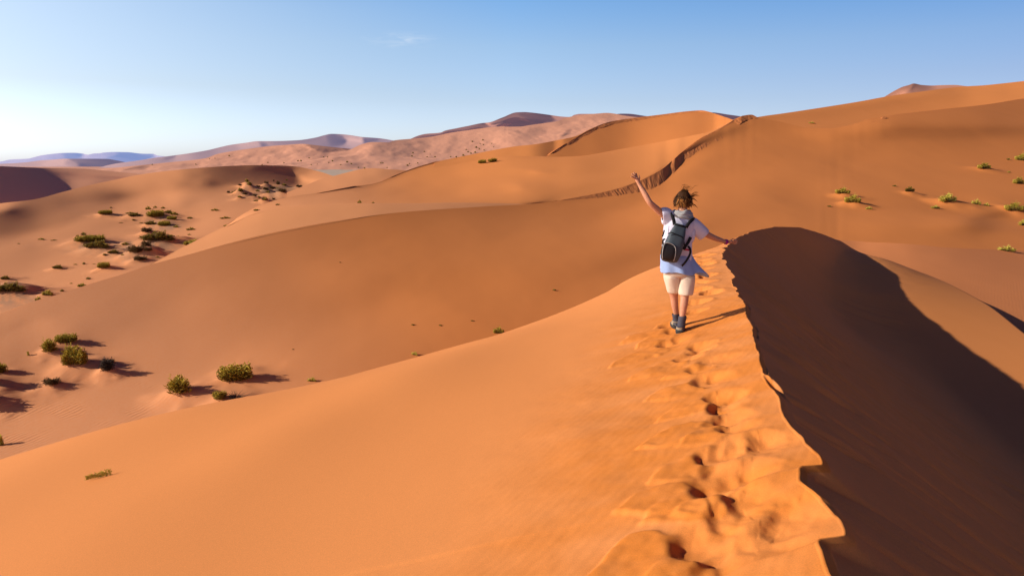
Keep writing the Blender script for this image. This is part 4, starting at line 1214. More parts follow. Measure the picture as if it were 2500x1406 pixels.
def blades(name, n, mat, seed, lobes=((0, 0, 1, 1),), blade=0.16, wid=0.018, spread=1.0, low=0.0, droop=0.3):
    """a tussock one unit wide and one unit high: thin curved blades rooted through its lobes"""
    r = np.random.default_rng(seed)
    V, Fc, T = [], [], []
    tot = sum(l[2] for l in lobes)
    for (cx, cy, rad, hh) in lobes:
        for _ in range(int(n * rad / tot)):
            th = r.random() * 2 * math.pi
            ph = math.acos(r.random() ** 0.85) * spread
            rr = (0.25 + 0.75 * r.random() ** 0.5)
            dx, dy, dz = math.sin(ph) * math.cos(th), math.sin(ph) * math.sin(th), math.cos(ph)
            dx, dy, dz = dx * (abs(math.sin(ph)) + .01) ** -.35, dy * (abs(math.sin(ph)) + .01) ** -.35, max(0, dz) ** .6
            # ragged dome: length varies with direction
            rag = 0.80 + 0.22 * math.sin(3 * th + cx * 9 + seed) + 0.15 * r.normal() * 0.6
            tip = np.array([cx + dx * rad * 0.5 * rag * rr, cy + dy * rad * 0.5 * rag * rr, (dz * hh * rag + low) * (0.35 + 0.65 * rr)])
            tip[2] = max(tip[2], 0.02)
            L = blade * (0.6 + 0.8 * r.random())
            d = np.array([dx * 0.8 + r.normal() * .35, dy * 0.8 + r.normal() * .35, 0.55 + dz * 0.6 + r.normal() * .25])
            d /= np.linalg.norm(d)
            root = tip - d * L
            root[2] = max(root[2], -0.02)
            side = np.cross(d, [r.normal(), r.normal(), r.normal()])
            side /= np.linalg.norm(side) + 1e-9
            w = wid * (0.6 + 0.8 * r.random())
            mid = (root + tip) / 2 + np.array([dx, dy, 0]) * L * 0.08
            end = tip + np.array([dx * .5, dy * .5, -droop]) * L * 0.35
            k = len(V)
            V += [root - side * w * .5, root + side * w * .5, mid - side * w, mid + side * w, tip - side * w * .7, tip + side * w * .7, end]
            Fc += [(k, k + 1, k + 3, k + 2), (k + 2, k + 3, k + 5, k + 4), (k + 4, k + 5, k + 6)]
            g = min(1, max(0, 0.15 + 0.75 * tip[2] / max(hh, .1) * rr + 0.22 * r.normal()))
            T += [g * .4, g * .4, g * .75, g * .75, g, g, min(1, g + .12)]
    me = bpy.data.meshes.new(name)
    me.from_pydata([tuple(v) for v in V], [], Fc)
    a = me.attributes.new('tint', 'FLOAT', 'POINT')
    a.data.foreach_set('value', np.array(T, np.float32))
    me.materials.append(mat)
    return me


def stems(name, n, seed, mat=None):
    r = np.random.default_rng(seed)
    V, Fc, T = [], [], []
    for _ in range(n):
        th = r.random() * 2 * math.pi
        r0, r1 = 0.12 * r.random(), 0.22 + 0.30 * r.random()
        z1 = 0.15 + 0.5 * r.random()
        p0 = np.array([r0 * math.cos(th), r0 * math.sin(th), -0.04])
        p1 = np.array([r1 * math.cos(th + .3 * r.normal()), r1 * math.sin(th + .3 * r.normal()), z1])
        pm = (p0 + p1) / 2 + np.array([0, 0, 0.08 + .05 * r.normal()])
        pts = [p0, pm, p1]
        k = len(V)
        for i, p in enumerate(pts):
            w = 0.012 * (1 - 0.35 * i)
            for q in range(3):
                an = q * 2.094
                V.append(p + np.array([math.cos(an) * w, math.sin(an) * w, 0]))
                T.append(0.3 + 0.3 * i)
        for i in range(2):
            for q in range(3):
                Fc.append((k + i * 3 + q, k + i * 3 + (q + 1) % 3, k + i * 3 + 3 + (q + 1) % 3, k + i * 3 + 3 + q))
    me = bpy.data.meshes.new(name)
    me.from_pydata([tuple(v) for v in V], [], Fc)
    a = me.attributes.new('tint', 'FLOAT', 'POINT')
    a.data.foreach_set('value', np.array(T, np.float32))
    me.materials.append(mat or STEM)
    return me


DOME = ((0, 0, 1, 1),)
WIDE = ((-.22, 0, .62, .8), (.2, .04, .66, 1.0), (0, -.05, .6, .9))
TWO = ((-.16, .12, .66, 1.0), (.16, -.1, .62, .78), (-.2, -.14, .5, .62))
LUMP = ((-.28, 0, .5, .7), (.05, .05, .55, 1.0), (.32, -.03, .42, .6))
MESH = {
    'dome': blades('foliage_dome', 1500, GREEN, 1, DOME), 'wide': blades('foliage_wide', 1900, GREEN, 2, WIDE, blade=.14), 'two': blades('foliage_double', 2400, GREEN, 3, TWO, blade=.13),
    'yellow': blades('foliage_yellow', 1300, YELLOW, 4, LUMP, blade=.17), 'olive': blades('foliage_olive', 1500, OLIVE, 5, LUMP, blade=.13), 'brown': blades('foliage_brown', 1500, BROWN, 6, DOME, blade=.12, droop=.6),
    'dead': blades('foliage_dead', 1300, GREY, 7, DOME, blade=.14), 'half': blades('foliage_half', 900, GREEN, 8, ((-.26, 0, .55, .9),), blade=.13),
    'tuft': blades('foliage_tuft', 160, YELLOW, 9, ((0, 0, .7, .9),), blade=.4, wid=.04, spread=.5),
    'sprig': blades('foliage_sprig', 380, STRAW, 10, tuple((-.42 + .12 * k, 0, .24, .55 + .06 * k) for k in range(8)), blade=.20, wid=.020, spread=.7),
    'thin': blades('foliage_sparse', 420, STRAW, 11, LUMP, blade=.2, wid=.02), 'speck': blades('foliage_speck', 170, OLIVE, 12, DOME, blade=.3, wid=.05), 'specky': blades('foliage_speck_green', 170, GREEN, 13, LUMP, blade=.3, wid=.05),
    'stems': stems('dry_stems', 40, 20), 'greystems': stems('grey_stems', 60, 21, GREY),
}
bvh_cache = {}


def snap(face_obj, x, y, z):
    if face_obj.name not in bvh_cache:
        dg = bpy.context.evaluated_depsgraph_get()
        bvh_cache[face_obj.name] = BVHTree.FromObject(face_obj, dg)
    h = bvh_cache[face_obj.name].ray_cast(Vector((x, y, z + 12)), Vector((0, 0, -1)))
    return h[0].z if h[0] is not None else z


def spot(on, u, v):
    if on == 'fg':
        x, y, z = ray_fg(u, v)
        return Vector((x, y, snap(obj_fg, x, y, z)))
    d = on.d(u, v)
    p = P(u, v, d)
    x, y, z = (float(q) for q in p)
    return Vector((x, y, snap(on.obj, x, y, z)))


def bush(on, u, v, w, h, kind, label, group=None, depth=None, rot=None, parts=True):
    """w, h: sighted width and height; set on the sand where it stands"""
    p = spot(on, u, v)
    k = p.y / FOC
    W, H = w * k * 1.14, h * k * (0.92 if h > 10 else 1.05)
    name = 'desert_bush' if kind not in ('tuft', 'sprig', 'thin') else 'grass_tuft'
    cat = 'bush' if name == 'desert_bush' else 'grass tuft'
    rz = rot if rot is not None else random.uniform(-.5, .5)
    big = parts and w >= 18
    if big:
        root = bpy.data.objects.new(name, None)
        COL.objects.link(root)
        f = bpy.data.objects.new('foliage', MESH[kind])
        COL.objects.link(f)
        f.parent = root
        if kind not in ('sprig',):
            st = bpy.data.objects.new('dry_stems', MESH['greystems' if kind in ('dead', 'half') else 'stems'])
            COL.objects.link(st)
            st.parent = root
            if kind == 'half':
                st.location = (.22, 0, 0)
        root.empty_display_size = .3
    else:
        root = bpy.data.objects.new(name, MESH[kind])
        COL.objects.link(root)
    root.location = (p.x, p.y, p.z - 0.03 * H)
    root.scale = (W, (depth or 0.8) * W, H)
    root.rotation_euler = (0, 0, rz)
    root['label'] = label
    root['category'] = cat
    if group:
        root['group'] = group
    return root


G1 = 'bushes on the near valley floor'
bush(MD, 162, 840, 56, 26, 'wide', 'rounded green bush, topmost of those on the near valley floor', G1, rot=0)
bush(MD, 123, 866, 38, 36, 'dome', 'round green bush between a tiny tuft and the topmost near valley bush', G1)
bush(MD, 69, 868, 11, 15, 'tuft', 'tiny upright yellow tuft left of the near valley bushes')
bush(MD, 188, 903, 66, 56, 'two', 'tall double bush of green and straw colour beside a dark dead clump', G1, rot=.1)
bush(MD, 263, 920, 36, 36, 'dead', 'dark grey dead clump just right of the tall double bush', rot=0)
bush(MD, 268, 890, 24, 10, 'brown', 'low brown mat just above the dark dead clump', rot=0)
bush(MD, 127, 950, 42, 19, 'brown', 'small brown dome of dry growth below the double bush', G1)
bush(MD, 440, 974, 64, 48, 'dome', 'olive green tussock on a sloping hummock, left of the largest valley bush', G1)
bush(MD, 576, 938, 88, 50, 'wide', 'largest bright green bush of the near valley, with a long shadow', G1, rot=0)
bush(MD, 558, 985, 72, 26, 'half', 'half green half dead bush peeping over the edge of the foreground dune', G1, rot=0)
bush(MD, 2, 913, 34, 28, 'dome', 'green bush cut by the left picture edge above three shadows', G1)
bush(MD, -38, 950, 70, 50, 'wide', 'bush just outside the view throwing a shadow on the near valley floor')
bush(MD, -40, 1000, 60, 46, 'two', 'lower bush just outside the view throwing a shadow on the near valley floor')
bush(MD, 2, 1085, 24, 38, 'tuft', 'upright green tuft at the left picture edge where the foreground dune begins')
bush('fg', 217 + 24, 1168, 54, 30, 'sprig', 'sparse yellow green sprig growing alone on the foreground slope', depth=.25, rot=.35)
bush(MD, 1217, 812, 26, 20, 'yellow', 'yellow bush on the skyline of the foreground dune below the long brown slope', rot=0)
bush(MD, 1012, 866, 18, 12, 'thin', 'faint yellow tuft on the foreground skyline, right of a smaller one')
bush(MD, 761, 930, 22, 14, 'thin', 'small yellow tuft on the foreground skyline right of the largest valley bush')
for (u, v, w, h) in ((1353, 708, 11, 4), (1008, 793, 12, 3), (1075, 794, 10, 3), (1153, 783, 8, 3), (715, 853, 6, 2), (830, 640, 5, 2)):
    bush(MD, u, v, w, h, 'speck', 'tiny dark tuft alone on the long brown slope', 'specks on the brown slope')

G2 = 'bushes in the left mid-distance valley'
V2L = [
    (258, 529, 34, 12, 'wide', 'lone round green bush left of the middle group in the left valley'), (330, 535, 26, 9, 'olive', 'low dark green bush right of the lone round bush in the left valley'),
    (318, 523, 20, 5, 'specky', 'flat green streak of bush just above a low dark green one'), (362, 512, 13, 11, 'specky', 'upright small bush at the top left of the middle group'), (381, 538, 40, 19, 'wide', 'large green bush in the middle of the left valley group'),
    (411, 526, 24, 9, 'olive', 'elongated dark bush just right of the large green one'), (426, 530, 16, 9, 'specky', 'small bush with a pointed shadow at the right end of the dark row'), (368, 555, 26, 11, 'olive', 'dark low bush below the large green one'),
    (401, 555, 33, 14, 'wide', 'broad green bush below and right of the large one'), (420, 546, 26, 11, 'wide', 'green bush touching the upper right of the broad one'), (358, 573, 28, 12, 'brown', 'brown dome shaped clump on bare sand above the big hummock'),
    (386, 602, 70, 27, 'olive', 'biggest hummock of dark bush in the left valley with a black shadow'), (470, 599, 42, 17, 'yellow', 'yellow green bush at the foot of the pale crest back slope'), (466, 562, 20, 8, 'specky', 'thin green clump above the yellow green bush at the pale slope'),
    (221, 599, 72, 19, 'wide', 'long green thicket at the upper left of the dark bush belt'), (238, 615, 58, 21, 'olive', 'dark thicket below the long green one'), (333, 630, 44, 20, 'brown', 'brown mound of dead scrub at the lower end of the dark bush belt'), (358, 620, 26, 19, 'brown', 'upright dry bush right of the brown mound'),
    (342, 643, 36, 10, 'brown', 'flat dry scrub lowest in the dark bush belt'), (362, 629, 22, 11, 'brown', 'small dry clump between the brown mound and the pale slope'), (277, 623, 24, 10, 'olive', 'small dark bush in the middle of the dark bush belt'),
    (254, 662, 32, 18, 'wide', 'round green bush with a long shadow below the dark bush belt'), (141, 659, 24, 10, 'olive', 'low olive bush by itself on the rippled valley sand'), (200, 700, 20, 9, 'yellow', 'yellow bush on the edge of the long brown crest'), (117, 726, 25, 16, 'yellow', 'taller yellow bush on the brown crest at the left'),
    (94, 734, 17, 13, 'specky', 'small bush left of the taller yellow one on the crest'), (22, 726, 72, 26, 'olive', 'great dark bush hummock at the left edge of the valley'), (13, 686, 20, 10, 'olive', 'bush above the great dark hummock at the left edge'),
]
for u, v, w, h, kind, lab in V2L:
    bush(V2, u, v, w, h, kind, lab, G2, rot=random.uniform(-.25, .25))
for u, v, w, h in [(326, 540, 11, 4), (379, 508, 9, 6), (398, 510, 9, 6), (373, 517, 11, 4), (271, 508, 8, 3), (430, 556, 15, 6), (435, 578, 9, 4), (462, 574, 8, 4), (464, 536, 16, 5), (525, 515, 19, 6), (550, 534, 23, 6), (552, 553, 15, 5),
                   (205, 580, 13, 8), (190, 579, 7, 4), (256, 626, 15, 5), (307, 606, 15, 8), (101, 585, 17, 5), (131, 587, 13, 3), (45, 595, 8, 2), (184, 646, 9, 3), (205, 645, 9, 6), (216, 682, 13, 6), (152, 714, 11, 6), (174, 693, 7, 3), (320, 612, 10, 5), (300, 632, 9, 4), (385, 632, 10, 4),
                   (295, 545, 8, 2), (345, 546, 8, 3), (230, 645, 6, 2)]:
    bush(V2, u, v, w, h, random.choice(['speck', 'specky']), 'small scattered tussock on the sand of the left valley', 'small tussocks in the left valley', parts=False)
for u, v, w, h in [(558, 471, 8, 5), (568, 472, 9, 5), (575, 469, 9, 5), (588, 477, 19, 9), (604, 459, 13, 11), (610, 465, 17, 9), (586, 459, 9, 4), (599, 483, 13, 5), (586, 489, 15, 5), (630, 457, 11, 4), (650, 456, 13, 7), (649, 472, 17, 6), (630, 475, 11, 5), (665, 462, 15, 5), (679, 453, 9, 9), (679, 469, 17, 6), (694, 459, 15, 5), (690, 482, 21, 8), (719, 478, 15, 5),
                   (730, 463, 17, 5), (746, 473, 15, 5), (764, 472, 7, 3), (655, 480, 13, 5), (646, 486, 11, 5), (668, 488, 9, 5), (647, 496, 17, 7), (622, 488, 11, 5), (633, 489, 9, 5), (626, 495, 13, 4), (668, 442, 4, 4), (700, 441, 5, 5)]:
    bush(V2, u, v, w, h, random.choice(['speck', 'brown']), 'small dark tussock among others in the shaded bowl of the dune', 'tussocks in the bowl', parts=False)

for u, v, w, h, kind, lab in [(878, 496, 10, 11, 'specky', 'single upright bush in the hollow behind the long crest'), (911, 496, 6, 5, 'specky', 'tiny tuft right of the upright bush in the hollow'),
                              (1177, 399, 22, 11, 'wide', 'left one of two green bushes high on the bright central slope'), (1203, 396, 22, 10, 'wide', 'right one of two green bushes high on the bright central slope'),
                              (626, 515, 17, 5, 'speck', 'flat dark clump on the shoulder of the bright central slope'), (678, 501, 11, 4, 'speck', 'tiny dark clump higher on the shoulder of the bright central slope')]:
    bush(W1, u, v, w, h, kind, lab, parts=w > 18)

G3 = 'bushes on the right-hand slope'
for u, v, w, h, kind, lab in [
    (2056, 480, 32, 17, 'yellow', 'upper left half of the yellow pair of bushes on the right slope'), (2080, 502, 34, 22, 'yellow', 'lower right half of the yellow pair of bushes on the right slope'), (2121, 511, 16, 8, 'thin', 'small tuft right below the yellow pair'), (2025, 504, 11, 4, 'speck', 'tiny dark clump left below the yellow pair'),
    (2184, 456, 11, 4, 'speck', 'tiny dark clump above and right of the yellow pair'), (2220, 474, 22, 14, 'olive', 'small half dead bush between the yellow pair and the large sparse bush'), (2312, 502, 46, 26, 'thin', 'large sparse straw coloured bush in the middle of the right slope'), (2283, 509, 24, 9, 'thin', 'flat straggling growth at the left foot of the large sparse bush'),
    (2382, 502, 20, 17, 'thin', 'upright straw bush right of the large sparse one'), (2408, 503, 12, 9, 'thin', 'little straw tuft beside the upright straw bush'), (2474, 521, 40, 24, 'yellow', 'spreading yellow bush low near the right picture edge'), (2496, 550, 22, 18, 'thin', 'straw bush cut by the right edge below the spreading yellow bush'),
    (2492, 392, 24, 20, 'yellow', 'highest bright yellow green bush at the right picture edge'), (2462, 391, 9, 5, 'speck', 'tiny clump left of the highest bright bush'), (2402, 417, 32, 17, 'yellow', 'rounded yellow bush with a long thin shadow high on the right slope'), (2463, 422, 11, 4, 'thin', 'tiny straw tuft at the end of a long thin shadow'),
    (2486, 449, 28, 20, 'yellow', 'yellow bush at the right edge in the middle of the slope'), (1981, 302, 14, 5, 'thin', 'pale patch of dry grass below the skyline of the right dune')]:
    bush(MD if v > 310 else R_, u, v, w, h, kind, lab, G3)
bush(C_, 2456, 613, 38, 18, 'thin', 'pale green bush standing on the crest of the rippled dune')
far_pts = [(1131, 375, 6), (1138, 362, 4), (1143, 367, 5), (1150, 371, 5), (1160, 369, 6), (1163, 358, 6), (1170, 361, 5), (1180, 352, 4), (1182, 364, 4), (1153, 346, 5), (1179, 343, 5), (1172, 350, 3), (1200, 350, 3), (1205, 357, 3), (848, 401, 6), (858, 405, 5), (812, 397, 5), (803, 401, 4), (790, 386, 4), (800, 387, 4), (755, 390, 4),
           (735, 397, 6), (728, 396, 5), (693, 399, 4), (654, 398, 4), (1008, 371, 5), (1006, 379, 5), (1036, 368, 4), (1062, 380, 5), (1043, 382, 4), (1050, 375, 3), (1100, 379, 4), (1114, 379, 5), (930, 401, 5), (935, 401, 4), (995, 408, 6), (1000, 405, 4), (1020, 404, 4), (875, 411, 4), (890, 411, 5), (910, 412, 4),
           (945, 410, 4), (760, 407, 4), (775, 405, 3), (832, 408, 4), (560, 383, 5), (512, 390, 3), (525, 389, 3), (480, 405, 5), (478, 401, 4), (372, 404, 4), (640, 404, 4)]
for u, v, w in far_pts:
    on = P2 if (u > 790 or v > 404) else P1
    if v - np.interp(u, on.U, on.vt) < 3:
        continue
    bush(on, u, v, w, w * .7, 'speck', 'dark speck of a bush on the far pink dunes', 'far bushes', parts=False)
# ================================================================ HIKER
def cloth(name, col, rough=0.85, noise=0.06, nscale=40, stripe=None, sheen=0.0):
    m = bpy.data.materials.new(name)
    m.use_nodes = True
    nt = m.node_tree
    b = nt.nodes['Principled BSDF']
    b.inputs['Roughness'].default_value = rough
    b.inputs['Specular IOR Level'].default_value = 0.25
    tc = nd(nt, 'ShaderNodeTexCoord')
    n = nd(nt, 'ShaderNodeTexNoise')
    n.inputs['Scale'].default_value = nscale
    n.inputs['Detail'].default_value = 4
    nt.links.new(tc.outputs['Object'], n.inputs['Vector'])
    mx = nd(nt, 'ShaderNodeMix', data_type='RGBA')
    mx.inputs['A'].default_value = (*[c * (1 - noise * 2) for c in col], 1)
    mx.inputs['B'].default_value = (*[min(.9, c * (1 + noise)) for c in col], 1)
    nt.links.new(n.outputs[0], mx.inputs['Factor'])
    out = mx.outputs['Result']
    if stripe:
        wv = nd(nt, 'ShaderNodeTexWave', wave_type='BANDS', bands_direction='Z')
        wv.inputs['Scale'].default_value = 26
        wv.inputs['Distortion'].default_value = 4.0
        nt.links.new(tc.outputs['Object'], wv.inputs['Vector'])
        m2 = nd(nt, 'ShaderNodeMix', data_type='RGBA')
        r = nd(nt, 'ShaderNodeMapRange')
        r.inputs['From Min'].default_value = .55
        r.inputs['From Max'].default_value = .75
        nt.links.new(wv.outputs['Fac'], r.inputs['Value'])
        nt.links.new(r.outputs[0], m2.inputs['Factor'])
        nt.links.new(out, m2.inputs['A'])
        m2.inputs['B'].default_value = (*stripe, 1)
        out = m2.outputs['Result']
    nt.links.new(out, b.inputs['Base Color'])
    bp = nd(nt, 'ShaderNodeBump')
    bp.inputs['Strength'].default_value = 0.25
    bp.inputs['Distance'].default_value = 0.004
    nt.links.new(n.outputs[0], bp.inputs['Height'])
    nt.links.new(bp.outputs[0], b.inputs['Normal'])
    return m


SKIN = cloth('skin', (0.56, 0.27, 0.165), .5, .05, 60)
SHIRT = cloth('white_cotton', (0.66, 0.66, 0.80), .9, .03, 30)
TAIL = cloth('shaded_cotton', (0.30, 0.42, 0.72), .9, .05, 60)  # white shirt cloth with the blue of its shade put into the colour
SHORTS = cloth('beige_twill', (0.66, 0.56, 0.45), .9, .06, 40)
SOCK = cloth('slate_knit', (0.07, 0.07, 0.095), .95, .15, 120)
BOOT = cloth('tan_suede', (0.36, 0.29, 0.20), .85, .15, 40)
BOOTDARK = cloth('dark_rubber', (0.045, 0.045, 0.045), .7, .1, 40)
SCARF = cloth('striped_scarf', (0.52, 0.52, 0.51), .9, .05, 40, stripe=(0.2, 0.2, 0.21))
PACKGREY = cloth('grey_nylon', (0.07, 0.088, 0.104), .65, .08, 25)
PACKDARK = cloth('black_mesh', (0.025, 0.025, 0.028), .75, .2, 160)
STRAP = cloth('black_webbing', (0.012, 0.012, 0.014), .7, .1, 80)
PIPE = cloth('silver_piping', (0.45, 0.45, 0.43), .5, .05, 40)
RED = cloth('red_tag', (0.42, 0.012, 0.05), .6, .05, 40)
MAGENTA = cloth('magenta_band', (0.38, 0.01, 0.22), .5, .05, 40)
HAIRM = plant_mat('brown_hair', (0.022, 0.010, 0.005), (0.12, 0.046, 0.012), (0.50, 0.21, 0.05))

HX, HY, HZ = ray_fg(1658, 812)
HD = HY                                          # the walker's distance
ORG = Vector((HX, HY, snap(obj_fg, HX, HY, HZ)))


def J(zx, zy, dy=0.0):
    """joint position (m, relative to the standing foot) from a sighting of the figure"""
    u, v = 1500 + zx / 3.125, 400 + zy / 3.125
    X, Z = XZ(u, v)
    d = HD + dy
    return Vector((float(X) * d, d, float(Z) * d)) - ORG


def mk(name, verts, faces, mat, parent, smooth=True, sub=0):
    me = bpy.data.meshes.new(name)
    me.from_pydata([tuple(v) for v in verts], [], faces)
    me.materials.append(mat)
    if smooth:
        me.polygons.foreach_set('use_smooth', [True] * len(me.polygons))
    bm = bmesh.new()
    bm.from_mesh(me)
    bmesh.ops.recalc_face_normals(bm, faces=bm.faces)
    bm.to_mesh(me)
    bm.free()
    o = bpy.data.objects.new(name, me)
    COL.objects.link(o)
    if parent is not None:
        o.parent = parent
    if sub:
        md = o.modifiers.new('sub', 'SUBSURF')
        md.levels = md.render_levels = sub
        bake(o)
    return o


def bake(o):
    dg = bpy.context.evaluated_depsgraph_get()
    dg.update()
    me = bpy.data.meshes.new_from_object(o.evaluated_get(dg))
    o.modifiers.clear()
    o.data = me
    me.polygons.foreach_set('use_smooth', [True] * len(me.polygons))


def skin(name, nodes, edges, mat, parent, root=0, sub=2):
    me = bpy.data.meshes.new(name)
    me.from_pydata([tuple(n[0]) for n in nodes], edges, [])
    o = bpy.data.objects.new(name, me)
    COL.objects.link(o)
    o.parent = parent
    o.modifiers.new('skin', 'SKIN')
    sv = me.skin_vertices[0].data if len(me.skin_vertices) else None
    for i, n in enumerate(nodes):
        r = n[1]
        sv[i].radius = (r, r) if not isinstance(r, tuple) else r
        sv[i].use_root = (i == root)
    s_ = o.modifiers.new('sub', 'SUBSURF')
    s_.levels = s_.render_levels = sub
    bake(o)
    o.data.materials.clear()
    o.data.materials.append(mat)
    return o


def loft(rings, n=28, cap=(False, False), wr=0.0, seed=0, wfreq=6):
    """rings: (centre, half-width vector, half-depth vector[, squareness])"""
    V, F = [], []
    r_ = np.random.default_rng(seed)
    ph = r_.random(8) * 6.28
    for k, rg in enumerate(rings):
        c, ax, ay = Vector(rg[0]), Vector(rg[1]), Vector(rg[2])
        e = rg[3] if len(rg) > 3 else 1.0
        for i in range(n):
            a = 2 * math.pi * i / n
            ca, sa = math.cos(a), math.sin(a)
            ca, sa = math.copysign(abs(ca) ** e, ca), math.copysign(abs(sa) ** e, sa)
            w = 1 + wr * (math.sin(wfreq * a + ph[0] + k * .9) + .6 * math.sin((wfreq * 2 - 1) * a + ph[1] - k * 1.3)) * (rg[4] if len(rg) > 4 else 1)
            V.append(c + ax * ca * w + ay * sa * w)
    for k in range(len(rings) - 1):
        for i in range(n):
            j = (i + 1) % n
            F.append((k * n + i, k * n + j, (k + 1) * n + j, (k + 1) * n + i))
    if cap[0]:
        F.append(tuple(range(n - 1, -1, -1)))
    if cap[1]:
        F.append(tuple(range((len(rings) - 1) * n, len(rings) * n)))
    return V, F


def join(parts):
    V, F = [], []
    for v, f in parts:
        k = len(V)
        V += list(v)
        F += [tuple(i + k for i in q) for q in f]
    return V, F


def tube(pts, r, n=8, flat=None):
    """a strap: flat (half-width, half-thickness) or round tube through points"""
    pts = [Vector(p) for p in pts]
    V, F = [], []
    for i, p in enumerate(pts):
        t = (pts[min(i + 1, len(pts) - 1)] - pts[max(i - 1, 0)]).normalized()
        view = Vector((0, 1, 0))
        sx = t.cross(view)
        if sx.length < .05:
            sx = t.cross(Vector((1, 0, 0)))
        sx.normalize()
        sy = t.cross(sx).normalized()
        rw, rt = flat if flat else (r, r)
        for q in range(n):
            a = 2 * math.pi * q / n
            V.append(p + sx * math.cos(a) * rw + sy * math.sin(a) * rt)
    for i in range(len(pts) - 1):
        for q in range(n):
            j = (q + 1) % n
            F.append((i * n + q, i * n + j, (i + 1) * n + j, (i + 1) * n + q))
    F.append(tuple(range(n - 1, -1, -1)))
    F.append(tuple(range((len(pts) - 1) * n, len(pts) * n)))
    return V, F


def smooth_path(pts, n=5):
    pts = [np.array(p) for p in pts]
    t = np.arange(len(pts), dtype=float)
    q = catmull(t, np.array(pts), np.linspace(0, len(pts) - 1, (len(pts) - 1) * n + 1))
    return [Vector(p) for p in q]


hiker = bpy.data.objects.new('person', None)
COL.objects.link(hiker)
hiker.location = ORG
hiker.empty_display_size = .4
hiker['label'] = 'hiker seen from behind on the ridge, left arm raised, white shirt and beige shorts'
hiker['category'] = 'person'

# ---- body: one continuous skin
DY_L, DY_R = 0.30, 0.0                           # the left foot is a stride ahead
nodes, edges = [], []


def N(p, r, link=None):
    nodes.append((p, r))
    if link is not None:
        edges.append((link, len(nodes) - 1))
    return len(nodes) - 1


pel = N(J(488, 842, .12), .105)
lum = N(J(480, 720, .12), .095, pel)
che = N(J(478, 560, .12), .110, lum)
upc = N(J(498, 440, .12), .095, che)
nek = N(J(515, 385, .12), .050, upc)
nk2 = N(J(522, 345, .135), .050, nek)
hd1 = N(J(526, 305, .150), .074, nk2)
hd2 = N(J(527, 262, .150), .082, hd1)
hd3 = N(J(526, 226, .145), .062, hd2)
nose = N(J(529, 292, .255), .012, hd1)
chin = N(J(528, 330, .215), .030, nk2)
for sx in (-1, 1):
    N(J(526 + sx * 57, 305, .13), .014, hd1)
# left arm, raised
shl = N(J(418, 410, .12), .056, upc)
l1 = N(J(372, 388, .10), .046, shl)
l2 = N(J(318, 342, .06), .041, l1)
el = N(J(268, 296, .03), .035, l2)
l3 = N(J(238, 240, .06), .036, el)
l4 = N(J(208, 190, .09), .028, l3)
wl = N(J(186, 152, .11), .022, l4)
pl = N(J(174, 126, .115), (.036, .020), wl)
# right arm, held out and down
shr = N(J(598, 452, .12), .056, upc)
r1 = N(J(655, 500, .14), .046, shr)
r2 = N(J(712, 543, .16), .040, r1)
er = N(J(760, 565, .18), .035, r2)
r3 = N(J(800, 580, .20), .032, er)
r4 = N(J(836, 592, .22), .025, r3)
wr_ = N(J(858, 597, .23), .021, r4)
pr = N(J(886, 597, .24), (.034, .018), wr_)


def finger(base, pts, r):
    k = base
    for i, p in enumerate(pts):
        k = N(p, r * (1 - .12 * i), k)


# left hand: palm towards the valley, four fingers up and apart, thumb on the right side
finger(pl, [J(156, 112, .10), J(140, 102, .09), J(124, 98, .085)], .010)
finger(pl, [J(160, 104, .105), J(145, 87, .10), J(130, 77, .10)], .0105)
finger(pl, [J(166, 100, .115), J(156, 80, .115), J(147, 65, .115)], .0105)
finger(pl, [J(174, 102, .12), J(169, 84, .125), J(165, 70, .125)], .010)
finger(pl, [J(190, 122, .12), J(193, 104, .12), J(187, 86, .12)], .0095)
# right hand: open, fingers trailing, thumb uppermost
finger(pr, [J(906, 590, .24), J(922, 581, .24), J(938, 573, .235)], .0085)
finger(pr, [J(908, 596, .245), J(926, 591, .245), J(941, 587, .24)], .009)
finger(pr, [J(908, 601, .25), J(926, 600, .25), J(941, 600, .25)], .009)
finger(pr, [J(905, 606, .255), J(920, 607, .255), J(933, 609, .255)], .008)
finger(pr, [J(882, 588, .20), J(897, 578, .20), J(910, 573, .20)], .0095)
# legs
lh = N(J(447, 880, .13), .085, pel)
lt = N(J(447, 950, .17), .070, lh)
lk = N(J(456, 1012, .21), .050, lt)
lc = N(J(458, 1062, .21), .049, lk)
lc2 = N(J(466, 1110, .23), .040, lc)
la = N(J(476, 1165, .27), .033, lc2)
lf = N(J(476, 1212, .29), .034, la)
N(J(476, 1232, .40), .030, lf)
rh = N(J(535, 885, .10), .085, pel)
rt = N(J(538, 955, .08), .070, rh)
rk = N(J(537, 1015, .06), .051, rt)
rc = N(J(530, 1068, .035), .053, rk)
rc2 = N(J(524, 1120, .03), .043, rc)
ra = N(J(516, 1180, .03), .034, rc2)
rf = N(J(506, 1245, .03), .034, ra)
N(J(498, 1262, .13), .030, rf)
body = skin('body', nodes, edges, SKIN, hiker, root=pel)

# ---- shirt
X1 = lambda w: Vector((w, 0, 0))
Y1 = lambda w: Vector((0, w, 0))


def ring(zx, zy, dy, w, dep, tilt=0.0, e=.9, wk=1.0):
    return (J(zx, zy, dy), Vector((w, 0, -w * tilt)), Vector((0, dep, 0)), e, wk)


